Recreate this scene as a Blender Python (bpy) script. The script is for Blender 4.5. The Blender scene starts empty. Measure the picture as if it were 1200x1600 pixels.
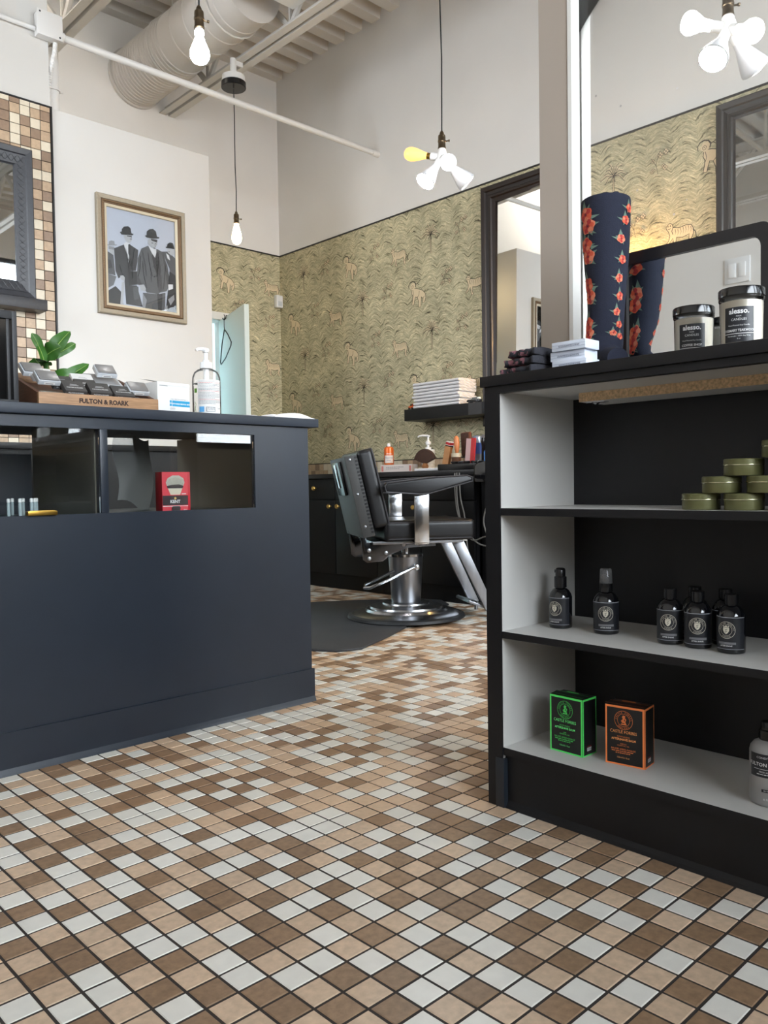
import bpy, bmesh, math, random
from mathutils import Vector, Matrix, noise
S = bpy.context.scene
C = S.collection
random.seed(7)
PI = math.pi

# ------------------------------------------------------------------ camera
YAW, PITCH, ROLL, EYE = .76223547, -.03235136, -.01497166, .68924967
_F = Vector((math.sin(YAW)*math.cos(PITCH), math.cos(YAW)*math.cos(PITCH), math.sin(PITCH)))
_R = Vector((math.cos(YAW), -math.sin(YAW), 0)); _U = _R.cross(_F)
_R2 = math.cos(ROLL)*_R + math.sin(ROLL)*_U; _U2 = -math.sin(ROLL)*_R + math.cos(ROLL)*_U
cam = bpy.data.cameras.new('camera'); camo = bpy.data.objects.new('camera', cam); C.objects.link(camo)
camo.matrix_world = Matrix(((_R2.x, _U2.x, -_F.x, 0), (_R2.y, _U2.y, -_F.y, 0), (_R2.z, _U2.z, -_F.z, EYE), (0, 0, 0, 1)))
cam.sensor_fit = 'VERTICAL'; cam.sensor_height = 36; cam.lens = 36*1277.83/1600
cam.clip_start = .02; cam.clip_end = 200
S.camera = camo
# ------------------------------------------------------------------ daylight: a bright overcast sky outside the shop windows
w = bpy.data.worlds.new('sky'); S.world = w; w.use_nodes = True
nt = w.node_tree; bg = nt.nodes['Background']
tc = nt.nodes.new('ShaderNodeTexCoord'); sep = nt.nodes.new('ShaderNodeSeparateXYZ'); ramp = nt.nodes.new('ShaderNodeValToRGB')
nt.links.new(tc.outputs['Generated'], sep.inputs[0]); nt.links.new(sep.outputs['Z'], ramp.inputs[0]); nt.links.new(ramp.outputs[0], bg.inputs['Color'])
ramp.color_ramp.elements[0].position = 0; ramp.color_ramp.elements[0].color = (.90, .94, 1, 1)
ramp.color_ramp.elements[1].position = 1; ramp.color_ramp.elements[1].color = (.80, .90, 1, 1)
bg.inputs['Strength'].default_value = 11.0
def portal(x0, x1, z0, z1, y, side=False):
    l = bpy.data.lights.new('window_portal', 'AREA'); l.shape = 'RECTANGLE'; l.size = x1-x0; l.size_y = z1-z0
    l.cycles.is_portal = True
    o = bpy.data.objects.new('window_portal', l); C.objects.link(o); o.location = ((x0+x1)/2, y, (z0+z1)/2); o.rotation_euler = (PI/2, 0, 0)
    if side: o.location = (-.65-.09, (x0+x1)/2, (z0+z1)/2); o.rotation_euler = (PI/2, 0, -PI/2)
WIN = [(-.35, 1.35), (1.47, 3.0), (3.12, 3.95)]          # the three shop window openings
WZ0, WZ1, WY = 1.0, 3.4, -1.45
SWY0, SWY1, SWZ0, SWZ1 = 3.1, 4.15, 1.35, 2.85             # unseen window added in the side wall to light the right wall
for a, b in WIN: portal(a, b, WZ0, WZ1, WY-.09)
portal(SWY0, SWY1, SWZ0, SWZ1, 0, True)
S.view_settings.view_transform = 'Standard'; S.view_settings.look = 'None'; S.view_settings.gamma = 1
S.view_settings.use_curve_mapping = False
S.view_settings.exposure = 0.74
LAMP = .85      # strength of the room's bulbs and the added fill lights

# ------------------------------------------------------------------ helpers
def lin(c):
    c = [x/255 for x in c]
    return tuple((x/12.92 if x <= .04045 else ((x+.055)/1.055)**2.4) for x in c)+(1,)
MATS = {}
def mat(name, rgb, rough=.5, metal=0, var=0, scale=30, bump=0, bscale=None, spec=.5, coat=0, trans=0, stretch=None, rand=0, emit=None, alpha=1, isl=0, sheen=0):
    if name in MATS: return MATS[name]
    m = bpy.data.materials.new(name); m.use_nodes = True; t = m.node_tree; p = t.nodes['Principled BSDF']
    base = lin(rgb)
    p.inputs['Roughness'].default_value = rough; p.inputs['Metallic'].default_value = metal
    p.inputs['Specular IOR Level'].default_value = spec; p.inputs['Coat Weight'].default_value = coat
    p.inputs['Transmission Weight'].default_value = trans; p.inputs['Sheen Weight'].default_value = sheen
    p.inputs['Base Color'].default_value = base
    co = t.nodes.new('ShaderNodeTexCoord'); vec = co.outputs['Object']
    if stretch:
        mp = t.nodes.new('ShaderNodeMapping'); mp.inputs['Scale'].default_value = stretch; t.links.new(vec, mp.inputs[0]); vec = mp.outputs[0]
    if rand:          # every piece shows its own bit of the pattern
        oi = t.nodes.new('ShaderNodeObjectInfo'); va = t.nodes.new('ShaderNodeVectorMath'); va.operation = 'MULTIPLY_ADD'; va.inputs[1].default_value = (1.37, 1.91, 1.13)
        t.links.new(oi.outputs['Location'], va.inputs[0]); t.links.new(vec, va.inputs[2]); vec = va.outputs[0]
    last = None
    if var:
        n = t.nodes.new('ShaderNodeTexNoise'); n.inputs['Scale'].default_value = scale; n.inputs['Detail'].default_value = 4
        t.links.new(vec, n.inputs['Vector'])
        mx = t.nodes.new('ShaderNodeMix'); mx.data_type = 'RGBA'
        mx.inputs[6].default_value = tuple(min(1, c*(1-var)) for c in base[:3])+(1,); mx.inputs[7].default_value = tuple(min(1, c*(1+var)) for c in base[:3])+(1,)
        rp = t.nodes.new('ShaderNodeMapRange'); rp.inputs[1].default_value = .3; rp.inputs[2].default_value = .7
        t.links.new(n.outputs['Fac'], rp.inputs[0]); t.links.new(rp.outputs[0], mx.inputs[0]); last = mx.outputs[2]
    if rand or isl:
        if isl: g = t.nodes.new('ShaderNodeNewGeometry'); src = g.outputs['Random Per Island']; amt = isl
        else: g = t.nodes.new('ShaderNodeObjectInfo'); src = g.outputs['Random']; amt = rand
        hs = t.nodes.new('ShaderNodeHueSaturation'); r = t.nodes.new('ShaderNodeMapRange'); r.inputs[3].default_value = 1-amt; r.inputs[4].default_value = 1+amt
        t.links.new(src, r.inputs[0]); t.links.new(r.outputs[0], hs.inputs['Value'])
        if last: t.links.new(last, hs.inputs['Color'])
        else: hs.inputs['Color'].default_value = base
        last = hs.outputs[0]
    if last: t.links.new(last, p.inputs['Base Color'])
    if bump:
        n2 = t.nodes.new('ShaderNodeTexNoise'); n2.inputs['Scale'].default_value = bscale or scale; n2.inputs['Detail'].default_value = 3
        t.links.new(vec, n2.inputs['Vector']); b = t.nodes.new('ShaderNodeBump'); b.inputs['Strength'].default_value = bump; b.inputs['Distance'].default_value = .002
        t.links.new(n2.outputs['Fac'], b.inputs['Height']); t.links.new(b.outputs[0], p.inputs['Normal'])
    if emit:
        p.inputs['Emission Color'].default_value = lin(emit[0]); p.inputs['Emission Strength'].default_value = emit[1]
    MATS[name] = m; return m
def thin_glass(name, tint=(1, 1, 1), ior=1.5, rough=0.0, haze=0.0, specks=False):
    if name in MATS: return MATS[name]
    m = bpy.data.materials.new(name); m.use_nodes = True; t = m.node_tree; t.nodes.clear()
    o = t.nodes.new('ShaderNodeOutputMaterial'); mx = t.nodes.new('ShaderNodeMixShader'); fr = t.nodes.new('ShaderNodeFresnel'); fr.inputs[0].default_value = ior
    tr = t.nodes.new('ShaderNodeBsdfTransparent'); tr.inputs[0].default_value = (*tint, 1); gl = t.nodes.new('ShaderNodeBsdfGlossy'); gl.inputs['Roughness'].default_value = rough
    t.links.new(fr.outputs[0], mx.inputs[0]); t.links.new(tr.outputs[0], mx.inputs[1]); t.links.new(gl.outputs[0], mx.inputs[2])
    out = mx.outputs[0]
    if haze or specks:
        df = t.nodes.new('ShaderNodeBsdfDiffuse'); df.inputs[0].default_value = (.9, .9, .9, 1); m2 = t.nodes.new('ShaderNodeMixShader')
        if specks:      # dried droplets on the pane
            co = t.nodes.new('ShaderNodeTexCoord'); vo = t.nodes.new('ShaderNodeTexVoronoi'); vo.inputs['Scale'].default_value = 14
            lt = t.nodes.new('ShaderNodeMath'); lt.operation = 'LESS_THAN'; lt.inputs[1].default_value = .04
            t.links.new(co.outputs['Object'], vo.inputs['Vector']); t.links.new(vo.outputs['Distance'], lt.inputs[0])
            ml = t.nodes.new('ShaderNodeMath'); ml.operation = 'MULTIPLY_ADD'; ml.inputs[1].default_value = .5; ml.inputs[2].default_value = haze
            t.links.new(lt.outputs[0], ml.inputs[0]); t.links.new(ml.outputs[0], m2.inputs[0])
        else: m2.inputs[0].default_value = haze
        t.links.new(out, m2.inputs[1]); t.links.new(df.outputs[0], m2.inputs[2]); out = m2.outputs[0]
    t.links.new(out, o.inputs[0]); MATS[name] = m; return m

def rotm(rx=0, ry=0, rz=0): return (Matrix.Rotation(rz, 3, 'Z') @ Matrix.Rotation(ry, 3, 'Y') @ Matrix.Rotation(rx, 3, 'X'))
class MB:
    def __init__(s): s.v = []; s.f = []; s.m = []
    def add(s, vs, fs, m=0):
        b = len(s.v); s.v += [Vector(v) for v in vs]; s.f += [tuple(i+b for i in f) for f in fs]; s.m += [m]*len(fs); return s
    def box(s, x0, x1, y0, y1, z0, z1, m=0, R=None, c=None):
        vs = [Vector((x, y, z)) for x in (x0, x1) for y in (y0, y1) for z in (z0, z1)]
        if R is not None:
            cc = Vector(c) if c else Vector(((x0+x1)/2, (y0+y1)/2, (z0+z1)/2)); vs = [cc+R @ (v-cc) for v in vs]
        return s.add(vs, [(0, 1, 3, 2), (4, 6, 7, 5), (0, 4, 5, 1), (2, 3, 7, 6), (0, 2, 6, 4), (1, 5, 7, 3)], m)
    def prism(s, poly, a, b, ax='z', m=0):      # poly in the other two axes, extruded from a to b along ax
        n = len(poly)
        def P(u, v, t): return {'z': (u, v, t), 'x': (t, u, v), 'y': (u, t, v)}[ax]
        vs = [P(u, v, a) for u, v in poly]+[P(u, v, b) for u, v in poly]
        fs = [tuple(range(n))[::-1], tuple(range(n, 2*n))]+[(i, (i+1) % n, n+(i+1) % n, n+i) for i in range(n)]
        return s.add(vs, fs, m)
    def lathe(s, prof, seg=24, c=(0, 0, 0), R=None, m=0, sx=1, sy=1):
        vs = []; fs = []; n = len(prof); c = Vector(c)
        for r, z in prof:
            for k in range(seg):
                a = 2*PI*k/seg; v = Vector((r*math.cos(a)*sx, r*math.sin(a)*sy, z)); vs.append(c+(R @ v if R is not None else v))
        for i in range(n-1):
            for k in range(seg):
                k2 = (k+1) % seg; fs.append((i*seg+k, i*seg+k2, (i+1)*seg+k2, (i+1)*seg+k))
        if prof[0][0] > 1e-6: fs.append(tuple(range(seg))[::-1])
        if prof[-1][0] > 1e-6: fs.append(tuple((n-1)*seg+k for k in range(seg)))
        return s.add(vs, fs, m)
    def tube(s, pts, r, seg=8, m=0, closed=False):
        pts = [Vector(p) for p in pts]; n = len(pts); vs = []; fs = []
        rs = r if isinstance(r, (list, tuple)) else [r]*n
        up = None
        for i, p in enumerate(pts):
            a = pts[(i-1) % n] if (i > 0 or closed) else p; b = pts[(i+1) % n] if (i < n-1 or closed) else p
            d = (b-a).normalized()
            if up is None: up = d.orthogonal().normalized()
            up = (up-d*up.dot(d)).normalized(); q = d.cross(up)
            for k in range(seg):
                t = 2*PI*k/seg; vs.append(p+(up*math.cos(t)+q*math.sin(t))*rs[i])
        for i in range(n if closed else n-1):
            j = (i+1) % n
            for k in range(seg):
                k2 = (k+1) % seg; fs.append((i*seg+k, i*seg+k2, j*seg+k2, j*seg+k))
        if not closed: fs += [tuple(range(seg))[::-1], tuple((n-1)*seg+k for k in range(seg))]
        return s.add(vs, fs, m)
    def grid(s, fn, nu, nv, m=0, cu=False):
        vs = [fn(i/(nu if cu else nu-1), j/(nv-1)) for j in range(nv) for i in range(nu)]
        fs = [(j*nu+i, j*nu+(i+1) % nu, (j+1)*nu+(i+1) % nu, (j+1)*nu+i) for j in range(nv-1) for i in range(nu if cu else nu-1)]
        return s.add(vs, fs, m)
    def mesh(s, name, mats, bevel=0, smooth=40, seg=2, fixn=True):
        me = bpy.data.meshes.new(name); me.from_pydata([tuple(v) for v in s.v], [], s.f)
        for mm in (mats if isinstance(mats, (list, tuple)) else [mats]): me.materials.append(mm)
        for p, i in zip(me.polygons, s.m): p.material_index = i
        if bevel or fixn:
            b = bmesh.new(); b.from_mesh(me)
            if fixn: bmesh.ops.recalc_face_normals(b, faces=b.faces)
            if bevel:
                es = [e for e in b.edges if len(e.link_faces) == 2 and e.calc_face_angle(0) > .6]
                bmesh.ops.bevel(b, geom=es, offset=bevel, offset_type='OFFSET', segments=seg, profile=.6, affect='EDGES', clamp_overlap=True)
            b.to_mesh(me); b.free()
        if smooth:
            me.shade_smooth(); me.set_sharp_from_angle(angle=math.radians(smooth))
        return me
    def build(s, name, mats, parent=None, bevel=0, smooth=40, seg=2, fixn=True, world=False, label=None, subsurf=0):
        o = bpy.data.objects.new(name, s.mesh(name, mats, bevel, smooth, seg, fixn)); C.objects.link(o)
        if parent is not None:
            o.parent = parent
            if world: o.matrix_parent_inverse = base_matrix(parent).inverted()
        if label: o['label'] = label
        if subsurf:
            md = o.modifiers.new('sub', 'SUBSURF'); md.levels = subsurf; md.render_levels = subsurf
        return o
def base_matrix(o):
    m = Matrix.LocRotScale(o.location, o.rotation_euler, o.scale)
    return base_matrix(o.parent) @ o.matrix_parent_inverse @ m if o.parent else m
def thing(name, label, cat, loc=(0, 0, 0), rz=0, group=None):
    o = bpy.data.objects.new(name, None); C.objects.link(o); o.location = loc; o.rotation_euler = (0, 0, rz); o.empty_display_size = .05
    return tag(o, label, cat, group)
def tag(o, label, cat, group=None):
    o['label'] = label; o['category'] = cat
    if group: o['group'] = group
    return o
def struct(o, label=None):
    o['kind'] = 'structure'
    if label: o['label'] = label
    return o
def dup(root, loc, rz=None, label=None):
    r = root.copy(); C.objects.link(r); r.location = loc
    if rz is not None: r.rotation_euler = (0, 0, rz)
    if label: r['label'] = label
    for ch in list(root.children):
        c = ch.copy(); C.objects.link(c); c.parent = r
        for g in list(ch.children):
            d = g.copy(); C.objects.link(d); d.parent = c
    return r
# ---- flat print: shapes in (u, v), laid on a surface by a mapping function
class Ink:
    def __init__(s): s.items = []; s.n = 0
    def poly(s, pts, m=0): s.items.append(([tuple(p) for p in pts], [tuple(range(len(pts)))], m, s.n)); s.n += 1; return s
    def rect(s, x0, y0, x1, y1, m=0, nx=1):
        vs = [(x0+(x1-x0)*i/nx, y) for i in range(nx+1) for y in (y0, y1)]
        s.items.append((vs, [(2*i, 2*i+2, 2*i+3, 2*i+1) for i in range(nx)], m, s.n)); s.n += 1; return s
    def circ(s, x, y, r, m=0, seg=20, ry=None): return s.poly([(x+r*math.cos(2*PI*k/seg), y+(ry or r)*math.sin(2*PI*k/seg)) for k in range(seg)], m)
    def stroke(s, pts, wd, m=0, closed=False):
        vs = []; fs = []; n = len(pts); P = [Vector((p[0], p[1])) for p in pts]
        ws = wd if isinstance(wd, (list, tuple)) else [wd]*n
        for i in range(n):
            a = P[(i-1) % n] if (i or closed) else P[i]; b = P[(i+1) % n] if (i < n-1 or closed) else P[i]
            d = (b-a).normalized() if (b-a).length > 1e-9 else Vector((1, 0)); q = Vector((-d.y, d.x))*ws[i]/2
            vs += [tuple(P[i]+q), tuple(P[i]-q)]
        for i in range(n if closed else n-1):
            j = (i+1) % n; fs.append((2*i, 2*i+1, 2*j+1, 2*j))
        s.items.append((vs, fs, m, s.n)); s.n += 1; return s
    def ring(s, x, y, r, wd, m=0, seg=28): return s.stroke([(x+r*math.cos(2*PI*k/seg), y+r*math.sin(2*PI*k/seg)) for k in range(seg)], wd, m, True)
    def text(s, st, x, y, h, m=0, align='C', sx=1, bold=0, rot=0):
        vs, fs, wdt = glyphs(st, bold); k = h
        ox = {'C': -wdt/2, 'L': 0, 'R': -wdt}[align]; ca, sa = math.cos(rot), math.sin(rot)
        out = []
        for a, b in vs:
            px, py = (a+ox)*k*sx, b*k; out.append((x+px*ca-py*sa, y+px*sa+py*ca))
        s.items.append((out, fs, m, s.n)); s.n += 1; return s
    def arc_text(s, st, x, y, r, h, m=0, a0=PI*.9, a1=PI*.1):
        n = len(st)
        for i, ch in enumerate(st):
            if ch == ' ': continue
            a = a0+(a1-a0)*(i+.5)/n; s.n -= 1 if i else 0
            s.text(ch, x+r*math.cos(a), y+r*math.sin(a), h, m, rot=a-PI/2)
        return s
    def build(s, name, mats, fn, parent=None, world=False, label=None, eps=.00012):
        mb = MB()
        for vs, fs, m, layer in s.items: mb.add([fn(u, v, .0003+eps*layer) for u, v in vs], fs, m)
        return mb.build(name, mats, parent, smooth=0, fixn=False, world=world, label=label)
_G = {}
def glyphs(st, bold=0):
    k = (st, bold)
    if k in _G: return _G[k]
    cu = bpy.data.curves.new('t', 'FONT'); cu.body = st; cu.size = 1; cu.resolution_u = 2; cu.offset = bold
    o = bpy.data.objects.new('t', cu); C.objects.link(o); dg = bpy.context.evaluated_depsgraph_get(); dg.update()
    me = o.evaluated_get(dg).to_mesh()
    vs = [(v.co.x, v.co.y) for v in me.vertices]; fs = [tuple(p.vertices) for p in me.polygons]
    o.evaluated_get(dg).to_mesh_clear(); bpy.data.objects.remove(o); bpy.data.curves.remove(cu)
    if vs:
        x0 = min(v[0] for v in vs); x1 = max(v[0] for v in vs); y0 = 0; cap = .69
        vs = [((a-x0)/cap, (b-y0)/cap) for a, b in vs]; wd = (x1-x0)/cap
    else: wd = 0
    _G[k] = (vs, fs, wd); return _G[k]
def flat(o, U, V, N):
    o, U, V, N = Vector(o), Vector(U), Vector(V), Vector(N)
    return lambda u, v, d: o+U*u+V*v+N*d
def cyl(r, a0, z0=0, c=(0, 0)):          # u is arc length from angle a0 (seen from outside, u runs to the viewer's right)
    return lambda u, v, d: Vector((c[0]+(r+d)*math.cos(a0+u/r), c[1]+(r+d)*math.sin(a0+u/r), z0+v))
def fake_lines(ink, x0, x1, ys, h, m, seed=0, sx=1):
    rr = random.Random(seed)
    for y in ys:
        x = x0
        while x < x1-h:
            L = min(x1-x, h*rr.uniform(1.5, 5)); ink.rect(x, y, x+L, y+h, m); ink.n -= 1; x += L+h*.7
    ink.n += 1
RH = Vector((math.cos(YAW), -math.sin(YAW), 0)); FH = Vector((math.sin(YAW), math.cos(YAW), 0))
FACE = math.atan2(-.723, -.69)           # compass angle of a face turned to the customer side
# ------------------------------------------------------------------ materials
WALL = mat('wall paint', (228, 225, 221), .7, var=.02, scale=3, bump=.05, bscale=220)
WALLDIM = mat('dimmed wall paint', (205, 202, 197), .7, var=.02, scale=3, bump=.05, bscale=220)  # same wall paint, darkened to offset strong window light on these walls
CEIL = mat('ceiling paint', (206, 202, 196), .6, var=.02, scale=4)
DUCTP = mat('duct paint', (200, 195, 189), .5)
TRIMW = mat('white trim paint', (226, 224, 219), .45)
BLACK = mat('black laminate', (20, 20, 23), .45, var=.08, scale=40, spec=.35)
BLACKM = mat('black metal trim', (22, 20, 20), .4)
CAB = mat('black cabinet paint', (13, 13, 15), .45, var=.1, scale=25, spec=.3)
NAVY = mat('charcoal blue satin paint', (31, 38, 48), .34, var=.05, scale=14, bump=.06, bscale=90)
NAVYT = mat('charcoal blue top', (36, 43, 54), .4, var=.06, scale=30, stretch=(1, 12, 12))
GREYLAM = mat('pale grey melamine', (196, 194, 190), .45)
TAUPE = mat('taupe melamine', (92, 88, 78), .4, var=.04, scale=8)
GLASS = thin_glass('display glass', (.99, 1, .99), 1.45)
MIRROR = mat('mirror silver', (232, 236, 238), .015, 1)
CHROME = mat('chrome', (205, 207, 210), .14, 1, var=.06, scale=18)
STEEL = mat('brushed steel', (150, 152, 156), .33, 1, var=.08, scale=60, stretch=(1, 1, .15))
BRASS = mat('brass', (190, 150, 70), .28, 1)
ANTQ = mat('antique brass socket', (112, 98, 80), .38, 1)
GROUT = mat('dark grout', (50, 44, 41), .85)
TW = mat('white tile', (230, 227, 219), .3, var=.03, scale=45, rand=.03, bump=.05, bscale=300)
TB = mat('beige tile', (205, 179, 153), .34, var=.13, scale=75, rand=.06, bump=.06, bscale=300)
TD = mat('brown tile', (144, 117, 92), .36, var=.2, scale=80, rand=.08, bump=.06, bscale=300)
TWs = mat('white tile far', (228, 224, 214), .3, isl=.03); TBs = mat('beige tile far', (206, 177, 148), .34, var=.08, scale=70, isl=.06); TDs = mat('brown tile far', (148, 118, 91), .36, var=.1, scale=75, isl=.07)
WTW = mat('cream wall tile', (214, 202, 180), .35, var=.04, scale=60, rand=.03); WTB = mat('tan wall tile', (182, 156, 128), .4, var=.09, scale=70, rand=.05); WTD = mat('brown wall tile', (142, 118, 97), .4, var=.1, scale=70, rand=.06)
RUBBER = mat('black rubber', (30, 31, 33), .55, bump=.1, bscale=80, var=.1, scale=9)
LEATHER = mat('black vinyl', (17, 17, 19), .36, bump=.12, bscale=260, spec=.4)
WHITEP = mat('white plastic', (228, 228, 228), .3)
BLKP = mat('black plastic', (20, 20, 22), .25)
BLKG = mat('black glossy bottle', (13, 14, 18), .12, coat=.5)
INK0 = mat('black print', (22, 22, 24), .6); INKW = mat('white print', (225, 225, 225), .6); INKG = mat('grey print', (140, 140, 142), .6)

def wallpaper(name, axis):
    m = bpy.data.materials.new(name); m.use_nodes = True; t = m.node_tree; p = t.nodes['Principled BSDF']; p.inputs['Roughness'].default_value = .75
    L = t.links.new
    def M(op, a, b=None, c=None):
        n = t.nodes.new('ShaderNodeMath'); n.operation = op
        for i, x in enumerate((a, b, c)):
            if x is None: continue
            if isinstance(x, (int, float)): n.inputs[i].default_value = x
            else: L(x, n.inputs[i])
        return n.outputs[0]
    co = t.nodes.new('ShaderNodeTexCoord'); sp = t.nodes.new('ShaderNodeSeparateXYZ'); L(co.outputs['Object'], sp.inputs[0])
    y, z = sp.outputs[axis], sp.outputs['Z']
    nz = t.nodes.new('ShaderNodeTexNoise'); nz.inputs['Scale'].default_value = 16; nz.inputs['Detail'].default_value = 3; L(co.outputs['Object'], nz.inputs['Vector'])
    wob = M('SUBTRACT', nz.outputs['Fac'], .5)
    u = M('ADD', M('MULTIPLY', y, 1/.137), M('MULTIPLY', wob, .20))
    arch = M('ABSOLUTE', M('SINE', M('MULTIPLY', u, PI)))               # rounded crests, sharp valleys, as a comb leaves them
    n2 = t.nodes.new('ShaderNodeTexNoise'); n2.inputs['Scale'].default_value = 45; n2.inputs['Detail'].default_value = 2; L(co.outputs['Object'], n2.inputs['Vector'])
    h = M('SUBTRACT', z, M('MULTIPLY', arch, .034))
    h = M('ADD', h, M('ADD', M('MULTIPLY', wob, .034), M('MULTIPLY', n2.outputs['Fac'], .010)))
    cx = t.nodes.new('ShaderNodeCombineXYZ'); L(M('MULTIPLY', u, 1.5), cx.inputs[0]); L(M('MULTIPLY', h, 88), cx.inputs[1])
    n1 = t.nodes.new('ShaderNodeTexNoise'); n1.inputs['Scale'].default_value = 1; n1.inputs['Detail'].default_value = 3; n1.inputs['Roughness'].default_value = .6; L(cx.outputs[0], n1.inputs['Vector'])
    rp = t.nodes.new('ShaderNodeValToRGB'); L(n1.outputs['Fac'], rp.inputs[0]); cr = rp.color_ramp
    st = [(.30, (66, 60, 44)), (.38, (132, 127, 99)), (.44, (194, 185, 152)), (.49, (150, 147, 119)), (.55, (222, 209, 173)), (.60, (166, 162, 132)), (.69, (236, 224, 190))]
    while len(cr.elements) < len(st): cr.elements.new(.5)
    for e, (ps, c) in zip(cr.elements, st): e.position = ps; e.color = lin(c)
    # broad tonal drift of the marbling
    n3 = t.nodes.new('ShaderNodeTexNoise'); n3.inputs['Scale'].default_value = 5; L(co.outputs['Object'], n3.inputs['Vector'])
    hs = t.nodes.new('ShaderNodeHueSaturation'); mr = t.nodes.new('ShaderNodeMapRange'); mr.inputs[1].default_value = .3; mr.inputs[2].default_value = .7; mr.inputs[3].default_value = .86; mr.inputs[4].default_value = 1.12
    L(n3.outputs['Fac'], mr.inputs[0]); L(mr.outputs[0], hs.inputs['Value']); L(rp.outputs[0], hs.inputs['Color']); L(hs.outputs[0], p.inputs['Base Color'])
    return m
WPY = wallpaper('marbled wallpaper across y', 'Y'); WPX = wallpaper('marbled wallpaper across x', 'X')
WPT = mat('wallpaper tan', (218, 200, 166), .75); WPD = mat('wallpaper line', (52, 45, 34), .75)

# ------------------------------------------------------------------ the room
X0, X1, Y0, Y1, ZC = -.65, 4.05, WY, 5.43, 3.96
T = .0508; OX, OY = .9118, .6338
fl = struct(MB().box(X0-.1, X1+.1, Y0-.1, Y1+.1, -.12, -.0012).build('floor', GROUT), 'small square tile floor in white, beige and brown with dark grout')
# floor colours: W white, B beige, D brown; rows of the grid read down each joint line, the rest is the same shuffled mix
TILEROWS = {0: (-11, 'BBWDDDBBWDWWWDD'), 1: (-11, 'WWBWBDDDBBDBBW'), 2: (-11, 'BDBDBBBWWBWDDB'), -1: (-10, 'DWBBWWDDWWBBBBW'), -2: (-10, 'BDDDWBWWWBDDBWD'), -3: (-10, 'DDBWBDBBBDWBWDBW'), -4: (-10, 'WBBWWWDWDWWDBBDDD'), -5: (-9, 'WWDBBDBBBBBDDWBBB'), -6: (-9, 'DDWBDBWDWWDWWWDWW'), -7: (-9, 'WWBDWDDWWDDDBBBWDB'), -8: (-9, 'BBBWBDBBDBBBWDDDBDD'), -9: (-8, 'DWWDBBWWWDDDBWWWBWD'), -10: (-8, 'BWDBBWDDWBBWBDBBDDB'), -11: (-8, 'WDBWWDWWBDDDWWWDBW'), -12: (-8, 'WBWDDBBBDWWWBDDBDW'), -13: (-7, 'DDBBWWDDBBDWWBBB'), -14: (-7, 'WBDWWDWWWBWWDDWDW')}
def tile_kind(i, j):
    r = TILEROWS.get(i-j)
    if r:
        k = j-r[0]
        if 0 <= k < len(r[1]) and r[1][k] in 'WBD': return 'WBD'.index(r[1][k])
    rr = random.Random(i*7919+j*104729)
    q = rr.random(); return 0 if q < .36 else 1 if q < .72 else 2
def tile_geo(w, hgt, ch=.0016, t=.004):
    a, b = w/2, hgt/2
    vs = [(-a, -b, -t), (a, -b, -t), (a, b, -t), (-a, b, -t), (-a, -b, -ch), (a, -b, -ch), (a, b, -ch), (-a, b, -ch), (-a+ch, -b+ch, 0), (a-ch, -b+ch, 0), (a-ch, b-ch, 0), (-a+ch, b-ch, 0)]
    fs = [(8, 9, 10, 11)]+[(k, (k+1) % 4, 4+(k+1) % 4, 4+k) for k in range(4)]+[(4+k, 4+(k+1) % 4, 8+(k+1) % 4, 8+k) for k in range(4)]
    return vs, fs
TG = .0036
tv, tf = tile_geo(T-TG, T-TG)
tmesh = []
for mm in (TW, TB, TD): b = MB(); b.add(tv, tf); tmesh.append(b.mesh('tile', mm, smooth=0))
def to_px(p):
    d = Vector(p)-Vector((0, 0, EYE)); z = d.dot(_F)
    return (600+1277.83*d.dot(_R2)/z, 800-1277.83*d.dot(_U2)/z, z) if z > .05 else (-9e3, 0, -1)
cells = []
for i in range(-92, 42):
    for j in range(-31, 62):
        x, y = OX+(j+.5)*T, OY-(i+.5)*T
        if not (X0 < x < X1 and Y0 < y < Y1): continue
        cells.append((i, j, x, y))
near = []
for c in cells:
    i, j, x, y = c; px, py, z = to_px((x, y, 0))
    if z > 0 and -20 < px < 1220 and 0 < py < 1615 and not (y > 2.06 and x < 1.62) and not (x > 1.39 and y < 1.13): near.append((z, c))
near.sort(key=lambda q: q[0]); near = {c[:2]: 1 for _, c in near[:300]}
far = MB()
for i, j, x, y in cells:
    k = tile_kind(i, j)
    rr = random.Random(i*31+j*977); tilt = (rr.uniform(-.004, .004), rr.uniform(-.004, .004)); dz = rr.uniform(-.0002, .0002)
    if (i, j) in near:
        o = bpy.data.objects.new('tile', tmesh[k]); C.objects.link(o); o.parent = fl; o.location = (x, y, dz); o.rotation_euler = (*tilt, 0)
    else: far.add([(x+a, y+b, c+dz+a*tilt[1]*-1+b*tilt[0]) for a, b, c in tv], tf, k)
fo = far.build('tiles', [TWs, TBs, TDs], fl, smooth=0, fixn=False); fo['kind'] = 'stuff'

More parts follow.
